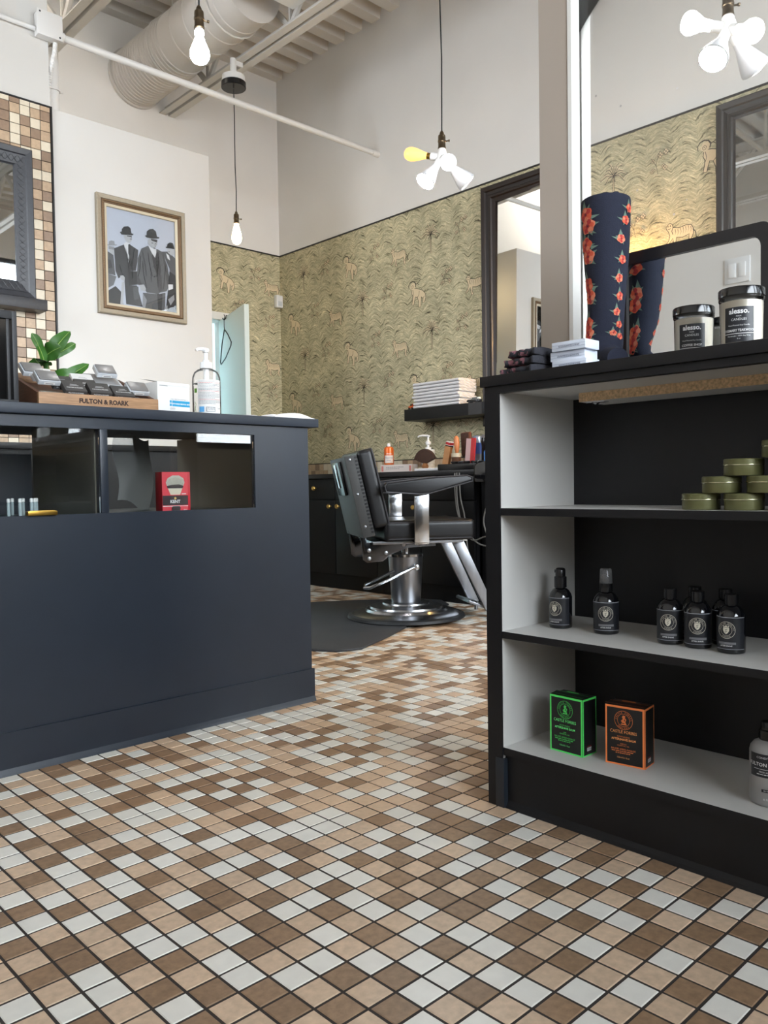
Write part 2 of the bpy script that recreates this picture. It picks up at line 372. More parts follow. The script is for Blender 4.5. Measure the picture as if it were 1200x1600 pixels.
# ---- right wall: white above, marbled wallpaper below
wr = struct(MB().box(X1, X1+.12, Y0-.12, Y1+.12, -.1, ZC+.2).build('wall_right', WALL), 'tall side wall, white above and marbled green wallpaper below')
MB().box(X1-.0015, X1, Y0, Y1, .60, 2.56).build('wallpaper', WPY, wr, label='sage green combed marble wallpaper')
MB().box(X1-.008, X1, Y0, Y1, 2.558, 2.567).build('edge_strip', BLACKM, wr, label='thin black edging strip')
wb = struct(MB().box(X0-.1, 2.84, Y1, Y1+.12, -.1, ZC+.2).box(3.50, X1+.12, Y1, Y1+.12, -.1, ZC+.2).box(2.84, 3.50, Y1, Y1+.12, 1.975, ZC+.2).build('wall_back', WALL), 'back wall behind the partition, white above and wallpapered below')
MB().box(1.7, 2.84, Y1-.0015, Y1, .0, 2.56).box(3.50, X1, Y1-.0015, Y1, .0, 2.56).box(2.84, 3.50, Y1-.0015, Y1, 1.975, 2.56).build('wallpaper', WPX, wb, label='sage green combed marble wallpaper')
MB().box(1.7, X1, Y1-.008, Y1, 2.558, 2.567).build('edge_strip', BLACKM, wb, label='thin black edging strip')
# printed animals and palms of the paper
def tiger():
    k = Ink()
    body = [(.08, .80), (.16, .86), (.25, .82), (.28, .70), (.50, .64), (.75, .68), (.92, .66), (1.0, .52), (1.0, .34), (.93, .20), (.99, .03), (.88, .02), (.84, .18), (.86, .36), (.62, .30), (.40, .34), (.38, .18), (.44, .02), (.33, .02), (.30, .20), (.28, .34), (.16, .20), (.03, .12), (.02, .17), (.12, .27), (.17, .42), (.12, .58), (.06, .66), (.03, .74)]
    k.poly(body, 0); k.stroke(body, .024, 1, True)
    for x, a, b in ((.36, .62, .42), (.45, .60, .40), (.55, .62, .38), (.64, .63, .40), (.73, .64, .42), (.82, .64, .44), (.91, .60, .40)): k.stroke([(x, a), (x+.02, (a+b)/2), (x-.01, b)], [.02, .014, .004], 1)
    k.stroke([(.98, .5), (1.08, .38), (1.10, .22), (1.16, .16)], .03, 1); k.circ(.11, .76, .024, 1, 8); k.circ(.19, .77, .024, 1, 8); k.stroke([(.1, .68), (.15, .66), (.2, .69)], .02, 1)
    k.stroke([(.28, .7), (.24, .58), (.28, .46)], .024, 1); return k
def elephant():
    k = Ink()
    body = [(.30, .76), (.45, .74), (.62, .68), (.82, .60), (.97, .44), (1.0, .26), (.92, .06), (.82, .06), (.84, .24), (.74, .34), (.72, .10), (.70, -.1), (.58, -.1), (.57, .14), (.50, .34), (.38, .38), (.32, .20), (.28, .04), (.16, .06), (.20, .24), (.22, .44), (.16, .56), (.18, .70)]
    k.poly(body, 0); k.stroke(body, .024, 1, True)
    k.poly([(.06, .82), (.16, 1.0), (.32, 1.02), (.40, .90), (.34, .76), (.2, .7)], 0); k.stroke([(.0, .78), (-.03, .92), (.06, 1.04), (.20, 1.08), (.34, 1.04), (.42, .92), (.38, .80)], [.02, .03, .04, .045, .045, .05, .03], 1)
    k.stroke([(.14, .86), (.22, .92), (.28, .86), (.24, .78), (.16, .78)], .016, 1, True); k.circ(.2, .85, .016, 1, 8)
    k.stroke([(.42, .92), (.58, .98), (.70, 1.08)], .024, 1); k.stroke([(.5, .95), (.6, .86)], .02, 1)
    k.stroke([(.24, .7), (.28, .5), (.22, .36)], .018, 1); k.stroke([(.5, .34), (.6, .44), (.62, .6)], .02, 1); k.stroke([(.84, .24), (.92, .34)], .02, 1); return k
def palm():
    k = Ink(); k.stroke([(.5, 0), (.49, .3), (.5, .62)], [.05, .035, .03], 0); k.stroke([(.475, 0), (.47, .3), (.485, .62)], .018, 1); k.stroke([(.525, 0), (.51, .3), (.515, .62)], .018, 1)
    for a in range(11):
        t = -.5+a*.41; L = .36+.06*math.sin(a*2.3); p = [(.5, .63), (.5+math.cos(t)*L*.55, .64+math.sin(t)*L*.6+.05), (.5+math.cos(t)*L, .62+math.sin(t)*L-.03)]
        k.stroke(p, [.015, .05, .008], 0); k.stroke([(q[0], q[1]-.012) for q in p], .017, 1)
    for a in range(6): k.stroke([(.5, .62), (.5+.16*math.cos(a), .58+.14*math.sin(a))], .02, 1)
    return k
def bloom():
    k = Ink(); rr = random.Random(4)
    for a in range(9):
        x, y, r = rr.uniform(.1, .9), rr.uniform(.1, .95), rr.uniform(.06, .12)
        for q in range(4): k.circ(x+r*.6*math.cos(q*1.57), y+r*.6*math.sin(q*1.57), r*.5, 0, 7); k.ring(x+r*.6*math.cos(q*1.57), y+r*.6*math.sin(q*1.57), r*.5, .016, 1, 7)
    k.stroke([(.5, 0), (.42, .4), (.6, .9)], .018, 1); k.stroke([(.45, .3), (.2, .7)], .018, 1); return k
SIZ = {'printed_tiger': (tiger(), .152), 'printed_elephant': (elephant(), .155), 'printed_palm': (palm(), .20), 'printed_flowers': (bloom(), .13)}
pm = {}
for nm, (k, s_) in SIZ.items():
    k2 = {}
    for ax, fn in (('Y', flat((0, .5*s_, -.5*s_), (0, -s_, 0), (0, 0, s_), (-1, 0, 0))), ('X', flat((-.5*s_, 0, -.5*s_), (s_, 0, 0), (0, 0, s_), (0, -1, 0)))):
        mb = MB()
        for vs, fs, mi, ly in k.items: mb.add([fn(u, v, .0002+.00008*ly) for u, v in vs], fs, mi)
        k2[ax] = mb.mesh(nm, [WPT, WPD], smooth=0, fixn=False)
    pm[nm] = k2
def motif(nm, ax, a, z, parent):
    o = bpy.data.objects.new(nm, pm[nm][ax]); C.objects.link(o); o.parent = parent
    o.location = (X1-.0016, a, z) if ax == 'Y' else (a, Y1-.0016, z)
for k in range(-6, 3):
    for r in range(0, 3):
        odd = k % 2
        y = 4.563+.683*k
        for nm, dy, z0, dz in (('printed_elephant', 0, 2.303-.315*odd, .632), ('printed_tiger', .18, 1.97+.315*odd-.63*0, .632), ('printed_palm', -.13, 2.02+.315*odd, .635), ('printed_flowers', -.26, 2.36-.3*odd, .62), ('printed_flowers', -.39, 2.06+.3*odd, .62)):
            z = z0-dz*r; yy = y+dy
            if .92 < z < 2.47 and yy < Y1-.08: motif(nm, 'Y', yy, z, wr)
for nm, x, z in (('printed_elephant', 3.533, 2.29), ('printed_tiger', 3.96, 2.30), ('printed_tiger', 3.96, 1.665), ('printed_flowers', 3.80, 2.39), ('printed_flowers', 3.93, 2.03), ('printed_flowers', 3.95, 1.47), ('printed_flowers', 3.64, 2.11), ('printed_elephant', 2.85, 2.29), ('printed_palm', 3.15, 2.3)): motif(nm, 'X', x, z, wb)
# backsplash of mosaic tiles above the cabinets
sp = MB(); rr = random.Random(11)
for k in range(0, 54):
    for r in range(2):
        y = 2.62+k*T; sp.box(X1-.008, X1-.001, y, y+T-.0025, .862-(r+1)*T+.0025, .862-r*T, rr.choice((0, 1, 2, 1, 2)))
so = sp.build('mosaic_tiles', [WTW, WTB, WTD], wr); so['kind'] = 'stuff'
MB().box(X1-.010, X1, 2.6, Y1, .862, .868).build('edge_strip', BLACKM, wr)

# ---- tiled wall behind the counter and the low partition beside it
TX, TY = 1.742, 4.27
wl = struct(MB().box(X0-.1, TX-.004, TY+.006, TY+.13, -.1, ZC+.1).build('wall_left', WALLDIM), 'wall end with brown, tan and cream mosaic tile under white paint')
MB().box(X0, TX-.004, TY+.001, TY+.006, 0, 2.66).build('grout_bed', GROUT, wl)
MB().box(X0, TX-.004, TY-.006, TY+.006, 2.661, 2.669).box(TX-.005, TX+.003, TY-.006, TY+.006, 0, 2.669).build('edge_strip', BLACKM, wl, label='thin black edging strip')
WT = ['BWWDW', 'DBWBD', 'BWDWD', 'BDBWD', 'WBDWB', 'DWWBD', 'BDWBB', 'WWDBW', 'BDBWD', 'DBWBD', 'WDBWB', 'DBWDB', 'BWDBW', 'DBWDB', 'BWBWD', 'DWBDB', 'WBDWB', 'DWBDW', 'BDWBB', 'BWDWD', 'WDBWB', 'BWDWD', 'DWBBW', 'WDWDB', 'BWDBW', 'DBWDB', 'WDBBW', 'BWDWD', 'DBWBD', 'WDBWB']
wv, wf = tile_geo(T-.003, T-.003, .0012, .004)
wm = {}
for q, mm in zip('WBD', (WTW, WTB, WTD)):
    b = MB(); b.add([(x, -z*1, y) for x, y, z in wv], [f[::-1] for f in wf]); wm[q] = b.mesh('tile', mm, smooth=0, fixn=True)
rest = MB(); rr = random.Random(3)
for r in range(52):
    zc = 2.661-.026-(r-.5)*T if r else 2.661-.013
    for c in range(46):
        xc = TX-.008-(c+.5)*T
        q = WT[r][c] if r < len(WT) and c < 5 else rr.choice('WBDB')
        if r and c < 7 and zc > 1.0:
            o = bpy.data.objects.new('tile', wm[q]); C.objects.link(o); o.parent = wl; o.location = (xc, TY-.003, zc)
        elif r == 0:
            if c < 7: MB().box(-.0239, .0239, -.004, .0, -.0118, .0118).build('tile', {'W': WTW, 'B': WTB, 'D': WTD}[q], wl).location = (xc, TY+.001, 2.648)
            else: rest.box(xc-.0239, xc+.0239, TY-.003, TY+.001, 2.636, 2.6598, 'WBD'.index(q))
        elif zc > .03: rest.box(xc-.0239, xc+.0239, TY-.003, TY+.001, zc-.0239, zc+.0239, 'WBD'.index(q))
ro = rest.build('tiles', [WTW, WTB, WTD], wl); ro['kind'] = 'stuff'
struct(MB().box(TX+.003, 2.678, TY, TY+.42, -.0, 2.663).build('wall_partition', WALLDIM, bevel=.004), 'white free-standing partition wall with the framed photograph')
# ---- front, window side and the rest of the shell
struct(MB().box(X0-.12, X0, Y0-.12, SWY0, -.1, ZC+.2).box(X0-.12, X0, SWY1, Y1+.12, -.1, ZC+.2).box(X0-.12, X0, SWY0, SWY1, -.1, SWZ0).box(X0-.12, X0, SWY0, SWY1, SWZ1, ZC+.2).build('wall_side', WALL), 'plain white side wall with the light switch')
fw = MB(); ex = [X0-.12]+[v for ab in WIN for v in ab]+[X1+.12]
for a, b in zip(ex[0::2], ex[1::2]): fw.box(a, b, Y0-.12, Y0, -.1, ZC+.2)
for a, b in WIN: fw.box(a, b, Y0-.12, Y0, -.1, WZ0); fw.box(a, b, Y0-.12, Y0, WZ1, ZC+.2)
struct(fw.build('wall_front', WALL), 'shop front wall with three tall windows')
ALU = mat('dark window metal', (52, 50, 48), .4, .6)
for n, (a, b) in enumerate(WIN):
    wn = struct(MB().box(a, a+.05, Y0-.09, Y0-.03, WZ0, WZ1).box(b-.05, b, Y0-.09, Y0-.03, WZ0, WZ1).box(a+.05, b-.05, Y0-.09, Y0-.03, WZ0, WZ0+.05).box(a+.05, b-.05, Y0-.09, Y0-.03, WZ1-.05, WZ1).build('window_%d' % (n+1), ALU), 'tall shop window in a dark metal frame')
    MB().box(a+.05, b-.05, Y0-.063, Y0-.057, WZ0+.05, WZ1-.05).build('pane', thin_glass('window glass', (.97, .98, .98)), wn)
wn = struct(MB().box(X0-.09, X0-.03, SWY0, SWY0+.05, SWZ0, SWZ1).box(X0-.09, X0-.03, SWY1-.05, SWY1, SWZ0, SWZ1).box(X0-.09, X0-.03, SWY0+.05, SWY1-.05, SWZ0, SWZ0+.05).box(X0-.09, X0-.03, SWY0+.05, SWY1-.05, SWZ1-.05, SWZ1).build('window_4', ALU), 'unseen side window added for fill daylight, in a dark metal frame')  # added opening, lets daylight reach the wallpapered wall and the chair
MB().box(X0-.063, X0-.057, SWY0+.05, SWY1-.05, SWZ0+.05, SWZ1-.05).build('pane', thin_glass('window glass', (.97, .98, .98)), wn)
struct(MB().box(-14, 18, -22, Y0-.121, -.25, -.13).build('pavement', mat('concrete pavement', (140, 138, 134), .85, var=.08, scale=3)), 'concrete pavement outside')

# ---- corrugated deck ceiling and steel joists
ck = MB(); pit = .19; y = Y0-.1
while y < Y1+.1:
    P = [(y, ZC+.075), (y+.045, ZC+.075), (y+.06, ZC), (y+.145, ZC), (y+.16, ZC+.075), (y+pit, ZC+.075)]
    for (a, b), (c, d) in zip(P, P[1:]): ck.add([(X0-.1, a, b), (X1+.1, a, b), (X1+.1, c, d), (X0-.1, c, d)], [(0, 1, 2, 3)])
    y += pit
ck.box(X0-.1, X1+.1, Y0-.1, Y1+.1, ZC+.10, ZC+.16)
struct(ck.build('ceiling', CEIL, smooth=0, fixn=False), 'white corrugated metal roof deck')
def joist(x, nm, ye=Y1):
    zb, zt = 3.40, ZC-.005
    ch = MB()
    for s in (-1, 1): ch.box(x+s*.012, x+s*.062, Y0, ye-.002, zb, zb+.006).box(x+s*.012, x+s*.018, Y0, ye-.002, zb+.006, zb+.055)
    r = struct(ch.build(nm, CEIL), 'white open-web steel roof joist')
    tp = MB()
    for s in (-1, 1): tp.box(x+s*.012, x+s*.068, Y0, ye-.002, zt-.006, zt).box(x+s*.012, x+s*.018, Y0, ye-.002, zt-.07, zt-.006)
    tp.build('top_chord', CEIL, r)
    y = ye-.1; up = False
    while y > Y0+.5:
        d = .46
        a, b = (y, zt-.04), (y-d, zb+.03)
        if up: a, b = (y, zb+.03), (y-d, zt-.04)
        m = MB(); m.tube([(x, a[0], a[1]), (x, b[0], b[1])], .019, 6); m.build('web_bar', CEIL, r, smooth=0)
        if up: MB().tube([(x, y, zb+.03), (x, y, zt-.04)], .012, 6).build('web_bar', CEIL, r, smooth=0)
        y -= d; up = not up
joist(3.06, 'trim_1'); joist(2.07, 'trim_2'); joist(.9, 'trim_3', TY); joist(-.1, 'trim_4', TY)

# ---- washroom behind the open door
CY = mat('pale aqua paint', (214, 232, 232), .6)
struct(MB().box(2.2, 4.6, 7.2, 7.3, -.1, 2.5).box(2.1, 2.2, Y1+.12, 7.3, -.1, 2.5).box(4.6, 4.7, Y1+.12, 7.3, -.1, 2.5).box(2.1, 4.7, Y1+.12, 7.3, 2.4, 2.5).box(2.1, 4.7, Y1+.12, 7.3, -.1, -.001).build('wall_washroom', CY), 'pale aqua room seen through the open door')
# ------------------------------------------------------------------ reception counter
CX1, CY0, CY1 = 1.635, 2.06, 2.82
ct = thing('reception_counter', 'charcoal blue reception counter with a glazed display window in its front', 'counter', (1.0, 2.06, 0))
def cw(mb, nm, m, p=ct, **k): return mb.build(nm, m, p, world=True, **k)
cw(MB().box(X0+.02, 1.43, CY0, CY0+.018, .10, .628).box(X0+.02, 1.43, CY0, CY0+.018, .848, .876).box(1.43, CX1, CY0, CY0+.018, .10, .876), 'front_panel', NAVY, smooth=0)
cw(MB().box(X0+.02, 1.668, CY0-.016, CY1+.02, .878, .905), 'countertop', NAVYT, bevel=.003)
cw(MB().box(CX1-.018, CX1, CY0+.018, CY1, 0, .876), 'side_panel', NAVY, smooth=0)
cw(MB().prism([(CY0-.007, .104), (CY0, .104), (CY0, .0), (CY0-.014, .0), (CY0-.012, .006), (CY0-.007, .016)], X0+.02, CX1+.006, 'x').prism([(CX1, .104), (CX1+.006, .104), (CX1+.006, .016), (CX1+.01, 0), (CX1, 0)], CY0, CY1, 'y'), 'baseboard', NAVY, smooth=0)
cw(MB().box(.945, .966, CY0+.001, CY0+.03, .628, .848), 'window_stile', NAVY, bevel=.002)
cw(MB().box(1.43, CX1-.02, CY0+.019, CY1, .615, .874), 'inner_side', TAUPE, smooth=0) if False else None
cw(MB().box(1.6, CX1-.0185, CY0+.02, CY1, .62, .874), 'inner_side', TAUPE, smooth=0)
cw(MB().box(.942, .958, CY0+.031, 2.52, .62, .874), 'inner_divider', TAUPE, smooth=0)
cw(MB().box(X0+.03, 1.6, CY0+.019, CY1, .6, .6195), 'display_floor', mat('dark teal shelf', (38, 56, 60), .35), smooth=0)
cw(MB().box(X0+.03, .942, 2.53, 2.545, .62, .80), 'inner_back', mat('dark blue laminate', (30, 38, 52), .35), smooth=0)
g1 = cw(MB().box(X0+.03, .944, CY0+.006, CY0+.011, .629, .847), 'sliding_pane', GLASS, smooth=0, label='left glass pane')
cw(MB().box(.967, 1.429, CY0+.006, CY0+.011, .629, .847), 'fixed_pane', GLASS, smooth=0, label='right glass pane')
h = MB().prism([(.752, .628), (.824, .628), (.824, .638), (.815, .640), (.757, .640), (.752, .638)], CY0-.012, CY0+.005, 'y').build('pull_handle', BRASS, g1, bevel=.001); h.matrix_parent_inverse = base_matrix(g1).inverted(); h['label'] = 'small brass pull handle'
# inside the display
def on_rows(lst): pass
KR = mat('red carton', (186, 26, 44), .4); KF = mat('red carton front', (205, 58, 70), .4)
rb = thing('brush_box', 'red boxed shaving brush standing inside the counter display window', 'box', (1.205, 2.15, .6195), -.06)
MB().box(-.044, .044, -.018, .026, 0, .118).build('carton', KR, rb, bevel=.001)
k = Ink(); k.rect(-.043, .001, .036, .117, 0); k.rect(-.043, .022, .036, .050, 1); k.rect(-.043, .0185, .036, .0200, 2); k.text('KENT', -.004, .0285, .0085, 2, bold=.03)
k.circ(-.004, .042, .0035, 3); k.rect(-.004+.02, .0535, .030, .0555, 2); k.text('BK4', .027, .006, .004, 2)
k.poly([(-.019, .052), (.011, .052), (.018, .070), (-.026, .070)], 4); k.poly([(-.027, .070), (.019, .070), (.0255, .088), (.022, .100), (.008, .108), (-.012, .108), (-.027, .100), (-.033, .088)], 5)
k.poly([(-.028, .071), (.0195, .071), (.022, .078), (.008, .082), (-.012, .081), (-.03, .078)], 1)
for q in range(14): k.stroke([(-.004+(q-6.5)*.0032, .076), (-.004+(q-6.5)*.0042, .103-abs(q-6.5)*.0012)], .0007, 6)
k.poly([(-.014, .004), (.008, .004), (.011, .014), (.008, .019), (-.014, .019), (-.017, .014)], 1)
k.build('printed_front', [KF, mat('dark print band', (40, 24, 30), .5), INKW, mat('gold print', (200, 170, 90), .5), mat('cream bristle', (200, 190, 170), .6), mat('grey bristle', (178, 172, 160), .6), mat('dark bristle', (110, 106, 98), .6)], flat((0, -.0182, 0), (1, 0, 0), (0, 0, 1), (0, -1, 0)), rb)
# thin plastic sheet hanging in the case
def sheet(u, v): return (1.20+.17*u+.02*math.sin(5*v), 2.50+.10*u*u+.03*math.sin(4*v+u), .655+.205*v+.01*math.sin(6*u)-.05*(1-v)*u)
o = MB().grid(sheet, 10, 10).build('plastic_sheet', thin_glass('cloudy film', (.9, .92, .95), 1.4, .25, .28), smooth=60); tag(o, 'cloudy plastic sheet hanging inside the counter display', 'plastic sheet')
VG = mat('vial glass', (170, 185, 190), .1, spec=.8)
vp = None
for n, (x, y, z) in enumerate(((.905, 2.40, 0), (.885, 2.36, 0), (.865, 2.33, 0), (.845, 2.36, .0), (.875, 2.42, .0), (.83, 2.32, 0), (.855, 2.45, 0), (.81, 2.35, 0))):
    if vp is None:
        vp = thing('glass_vial', 'slim clear glass vial standing in the left part of the counter display', 'vial', (x, y, .6195), 0, 'slim vials in the counter display')
        MB().lathe([(.004, 0), (.0045, .002), (.0045, .035), (.003, .038)], 8).build('tube', VG, vp); MB().lathe([(.0048, .038), (.0048, .047), (.003, .049)], 8).build('cap', WHITEP, vp)
    else: dup(vp, (x, y, .6195))
# back counter and things behind
bk = thing('back_counter', 'black storage cabinet behind the reception counter', 'cabinet', (1.2, 3.4, 0))
cw(MB().box(.2, 2.2, 3.42, 4.0, 0, .86), 'body', CAB, bk, smooth=0); cw(MB().box(.18, 2.22, 3.40, 4.02, .86, .885), 'worktop', CAB, bk, bevel=.002)
for xx in (1.225, 1.725): cw(MB().box(xx, xx+.003, 3.4175, 3.42, .08, .85), 'door_gap', INK0, bk, smooth=0)

# ------------------------------------------------------------------ on the counter
ZT = .905
sl = thing('slatted_crate', 'black slatted wooden crate at the left end of the counter top', 'crate', (.66, 2.12, ZT), 0)
BW = mat('black stained wood', (34, 35, 38), .5, var=.15, scale=30, stretch=(4, 4, .5))
MB().box(-.12, .102, -.005, .20, 0, .012).build('bottom', BW, sl, bevel=.001)
MB().box(-.12, .102, .188, .20, .012, .232).build('back', BW, sl, smooth=0)
MB().box(.09, .102, -.005, .188, .012, .232).build('side', BW, sl, bevel=.001)
MB().box(-.12, .09, -.005, .01, .212, .232).build('top_rail', BW, sl, bevel=.001)
for n in range(8): MB().box(-.105+n*.026, -.105+n*.026+.007, -.002, .008, .012, .212).build('slat', BW, sl, bevel=.0005)

WOOD = mat('brown pine', (164, 126, 92), .55, var=.22, scale=22, stretch=(1.2, 9, 14), bump=.15); WOODD = mat('dark brown wood', (92, 60, 44), .55, var=.2, scale=22, stretch=(9, 1.2, 14))
cr = thing('wooden_display_tray', 'sloped wooden display tray full of small tins on the counter', 'tray', (.967, 2.10, ZT), .0)
MB().box(-.165, .165, -.008, .004, 0, .034).build('front_board', WOOD, cr, bevel=.001)
for s in (-1, 1): MB().prism([(.004, 0), (.004, .034), (.225, .112), (.225, 0)], s*.165, s*(.165-.011), 'x').build('side_board', WOODD, cr, bevel=.0008)
MB().box(-.154, .154, .213, .225, 0, .108).build('back_board', WOOD, cr, bevel=.001)
MB().prism([(.004, .006), (.004, .014), (.213, .083), (.213, .075)], -.154, .154, 'x').build('sloped_floor', WOODD, cr, smooth=0)
k = Ink(); k.text('FULTON & ROARK', 0, .0118, .0112, 0, sx=1.0, bold=.05)
k.build('burnt_lettering', [mat('burnt ink', (52, 32, 24), .7)], flat((.008, -.0081, 0), (1, 0, 0), (0, 0, 1), (0, -1, 0)), cr)
# the tins in the tray: dark card sleeves, white sleeves and clear testers
SLV = mat('charcoal card sleeve', (70, 68, 67), .55); SLW = mat('white card sleeve', (222, 220, 218), .5); CLR = mat('clear acrylic', (196, 200, 204), .15, spec=.8)
TIN = mat('pale metal tin', (176, 176, 178), .3, .7)
def tin(nm, lab, loc, rz, kind, tilt=.72, dz=0):
    t = thing(nm, lab, 'tin', loc, rz, 'small tins in the wooden tray')
    R = rotm(tilt)
    mb = MB(); mb.box(-.029, .029, 0, .044, 0, .0135); mb.v = [R @ v for v in mb.v]
    if kind == 'clear':
        mb.build('clear_case', CLR, t, bevel=.002); b = MB().box(-.026, .026, .002, .042, .0136, .017); b.v = [R @ v for v in b.v]; b.build('inner_tin', TIN, t, bevel=.001)
        k = Ink(); k.rect(-.014, .002, .014, .0095, 0); k.rect(-.010, .004, .010, .0062, 1); k.build('small_label', [SLW, INKG], lambda u, v, d: R @ Vector((u, -d, v)), t)
    else:
        mb.build('tin_body', TIN, t, bevel=.0025)
        sm = SLV if kind == 'dark' else SLW
        b = MB().box(-.0295, .0295, -.0006, .0446, -.0004, .0141); b.v = [R @ v for v in b.v]; b.build('card_sleeve', sm, t, bevel=.0015)
        k = Ink(); k.text('FULTON & ROARK', 0, .0055, .0034, 0, bold=.03); k.build('sleeve_print', [INKW if kind == 'dark' else INKG], lambda u, v, d: R @ Vector((u, -.0006-d, v)), t)
        k = Ink(); k.text('FULTON & ROARK', 0, .012, .0036, 0, bold=.03); k.rect(-.012, .022, .012, .0232, 0); k.rect(-.009, .027, .009, .028, 0)
        k.build('top_print', [INKW if kind == 'dark' else INKG], lambda u, v, d: R @ Vector((u, v, .0141+d)), t)
    return t
bx, by = .967, 2.10
def traypos(x, y, lift=0): return (bx+x, by+y, ZT+.0165+.33*(y-.004)+lift+(.012 if y < .04 else .010))
for nm, lab, x, y, lift, rz, kind in (
    ('solid_tin', 'charcoal sleeved tin, front row of the tray, left of the pair', -.062, .012, .002, .03, 'dark'),
    ('solid_tin', 'charcoal sleeved tin in the middle of the front row of the tray', .006, .010, .002, -.02, 'dark'),
    ('solid_tin', 'charcoal sleeved tin in the front row beside the clear tester at the right', .072, .010, -.001, .02, 'dark'),
    ('solid_tin', 'charcoal sleeved tin raised behind the front row, left of middle', -.074, .058, .006, .04, 'dark'),
    ('solid_tin', 'charcoal sleeved tin half hidden in the second row of the tray', -.008, .058, .002, 0, 'dark'),
    ('solid_tin', 'white sleeved tin at the back left of the tray', -.105, .112, .012, .08, 'white'),
    ('solid_tin', 'white sleeved tin at the back of the tray beside the big clear case', .005, .112, .006, -.05, 'white'),
    ('clear_tester', 'clear boxed tester tin at the front left corner of the tray', -.126, .024, .020, .02, 'clear'),
    ('clear_tester', 'clear boxed tester tin at the front right corner of the tray', .122, .022, .010, -.04, 'clear'),
    ('clear_tester', 'clear boxed tester tin lying on the big clear case', .078, .125, .034, -.06, 'clear'),
    ('clear_tester', 'clear boxed tester tin topmost at the back left beside the black crate', -.128, .120, .022, .05, 'clear')):
    tin(nm, lab, traypos(x, y, lift), rz, kind)
t = thing('clear_case', 'large flat clear case leaning at the back of the wooden tray', 'case', traypos(.07, .105, .006), -.08, None)
R = rotm(.5); mb = MB().box(-.045, .045, 0, .085, 0, .012); mb.v = [R @ v for v in mb.v]; mb.build('shell', CLR, t, bevel=.002)
mb = MB().box(-.038, .038, .006, .079, .0121, .0135); mb.v = [R @ v for v in mb.v]; mb.build('insert', TIN, t, bevel=.0006)
for x, kk in ((-.115, 0), (.118, 0)):
    o = MB().box(-.03, .03, 0, .046, 0, .008).build('clear_tray', CLR, None, bevel=.0015); o.location = traypos(x+(.012 if x < 0 else -.004), .03 if x < 0 else .028, -.002); o.rotation_euler = (.33, 0, 0); o.location.z -= .011
    tag(o, 'flat clear lid lying under the tester tin at the %s corner of the tray' % ('front left' if x < 0 else 'front right'), 'lid')

mk = thing('mask_box', 'open white cardboard mask box with a blue stripe on the counter', 'box', (1.213, 2.150, ZT), .12)
CARD = mat('white card', (222, 222, 220), .55)
MB().box(-.056, .056, 0, .175, 0, .092).build('carton', CARD, mk, bevel=.0008)
MB().add([(-.056, .0005, .0925), (.056, .0005, .0925), (.056, -.0015, .0835), (-.056, -.0015, .0835)], [(0, 1, 2, 3)]).add([(-.056, .0, .0925), (.056, .0, .0925), (.056, .09, .098), (-.056, .09, .108)], [(0, 1, 2, 3)]).build('top_flap', CARD, mk, smooth=0)
k = Ink(); k.rect(-.006, .024, .056, .041, 0); k.text('DISPOSABLE MEDICAL MASK', .0255, .0300, .0036, 1, bold=.03); k.rect(-.015, .0335, -.008, .041, 0); k.rect(-.015, .024, -.008, .0315, 0)
k.text('THREE LAYERS FOR PROTECTION', .014, .0435, .0024, 2); k.text('BFE>95%', .05, .0435, .0024, 3, align='R')
fake_lines(k, -.014, .004, (.019, .0165, .014), .0009, 3, 1); k.rect(-.05, .0805, -.022, .082, 3)
k.build('printed_front', [mat('cyan print', (20, 146, 190), .5), INKW, mat('dark blue print', (40, 60, 90), .5), INKG], flat((0, 0, 0), (1, 0, 0), (0, 0, 1), (0, -1, 0)), mk)

pb = thing('sanitizer_bottle', 'tall clear pump bottle of hand sanitizer with a white label', 'bottle', (1.335, 2.17, ZT))
BODY = [(.036, 0), (.041, .003), (.0425, .01), (.0425, .105), (.0415, .120), (.036, .134), (.026, .142), (.016, .145), (.0155, .15)]
MB().lathe(BODY, 32).build('clear_body', thin_glass('clear bottle plastic', (.995, 1, .995), 1.12, .03, .05), pb)
MB().lathe([(.0335, .004), (.0385, .01), (.0385, .100)], 24).build('gel', thin_glass('clear gel', (.99, .995, .99), 1.02), pb)
MB().lathe([(.0185, .146), (.0185, .163), (.017, .165), (.010, .165), (.010, .171), (.006, .172), (.006, .194), (.0095, .195), (.0095, .204), (.004, .2065)], 24).build('pump_collar', WHITEP, pb)
MB().tube([(.006, -.002, .201), (-.012, -.004, .2035), (-.028, -.006, .202), (-.038, -.007, .197)], [.007, .006, .005, .004], 10).build('spout', WHITEP, pb)
MB().lathe([(.0085, .10), (.0085, .146)], 12).tube([(0, 0, .1), (.004, .004, .05), (.01, .008, .006)], .003, 6).build('dip_tube', WHITEP, pb)
a0 = math.atan2(-2.17, -1.335)+.16
k = Ink(); k.rect(-.034, .006, .042, .108, 0, 14)
for n, y in enumerate([.103-.0042*q for q in range(17)]): fake_lines(k, -.031, .038 if n % 4 else .02, (y,), .0013, 2 if n % 6 == 1 else 1, n)
k.rect(-.028, .012, -.014, .028, 3, 3); k.rect(-.008, .013, .018, .027, 1, 4); k.rect(-.0065, .0145, .0165, .0255, 0, 4); fake_lines(k, -.005, .016, (.023, .020, .017), .0016, 1, 5); k.text('WM', .033, .02, .005, 1)
k.build('back_label', [mat('label white', (224, 224, 222), .5), mat('label grey ink', (120, 120, 124), .6), mat('label red ink', (190, 96, 92), .6), mat('label blue', (86, 156, 206), .5)], cyl(.0426, a0), pb)
k = Ink(); k.rect(-.048, .070, -.037, .083, 0, 3); k.stroke([(-.046, .02), (-.042, .036), (-.047, .044)], .0015, 0); k.stroke([(-.042, .01), (-.046, .028)], .0015, 0)
k.build('front_label_edge', [mat('label green', (98, 150, 62), .5)], cyl(.0426, a0), pb)

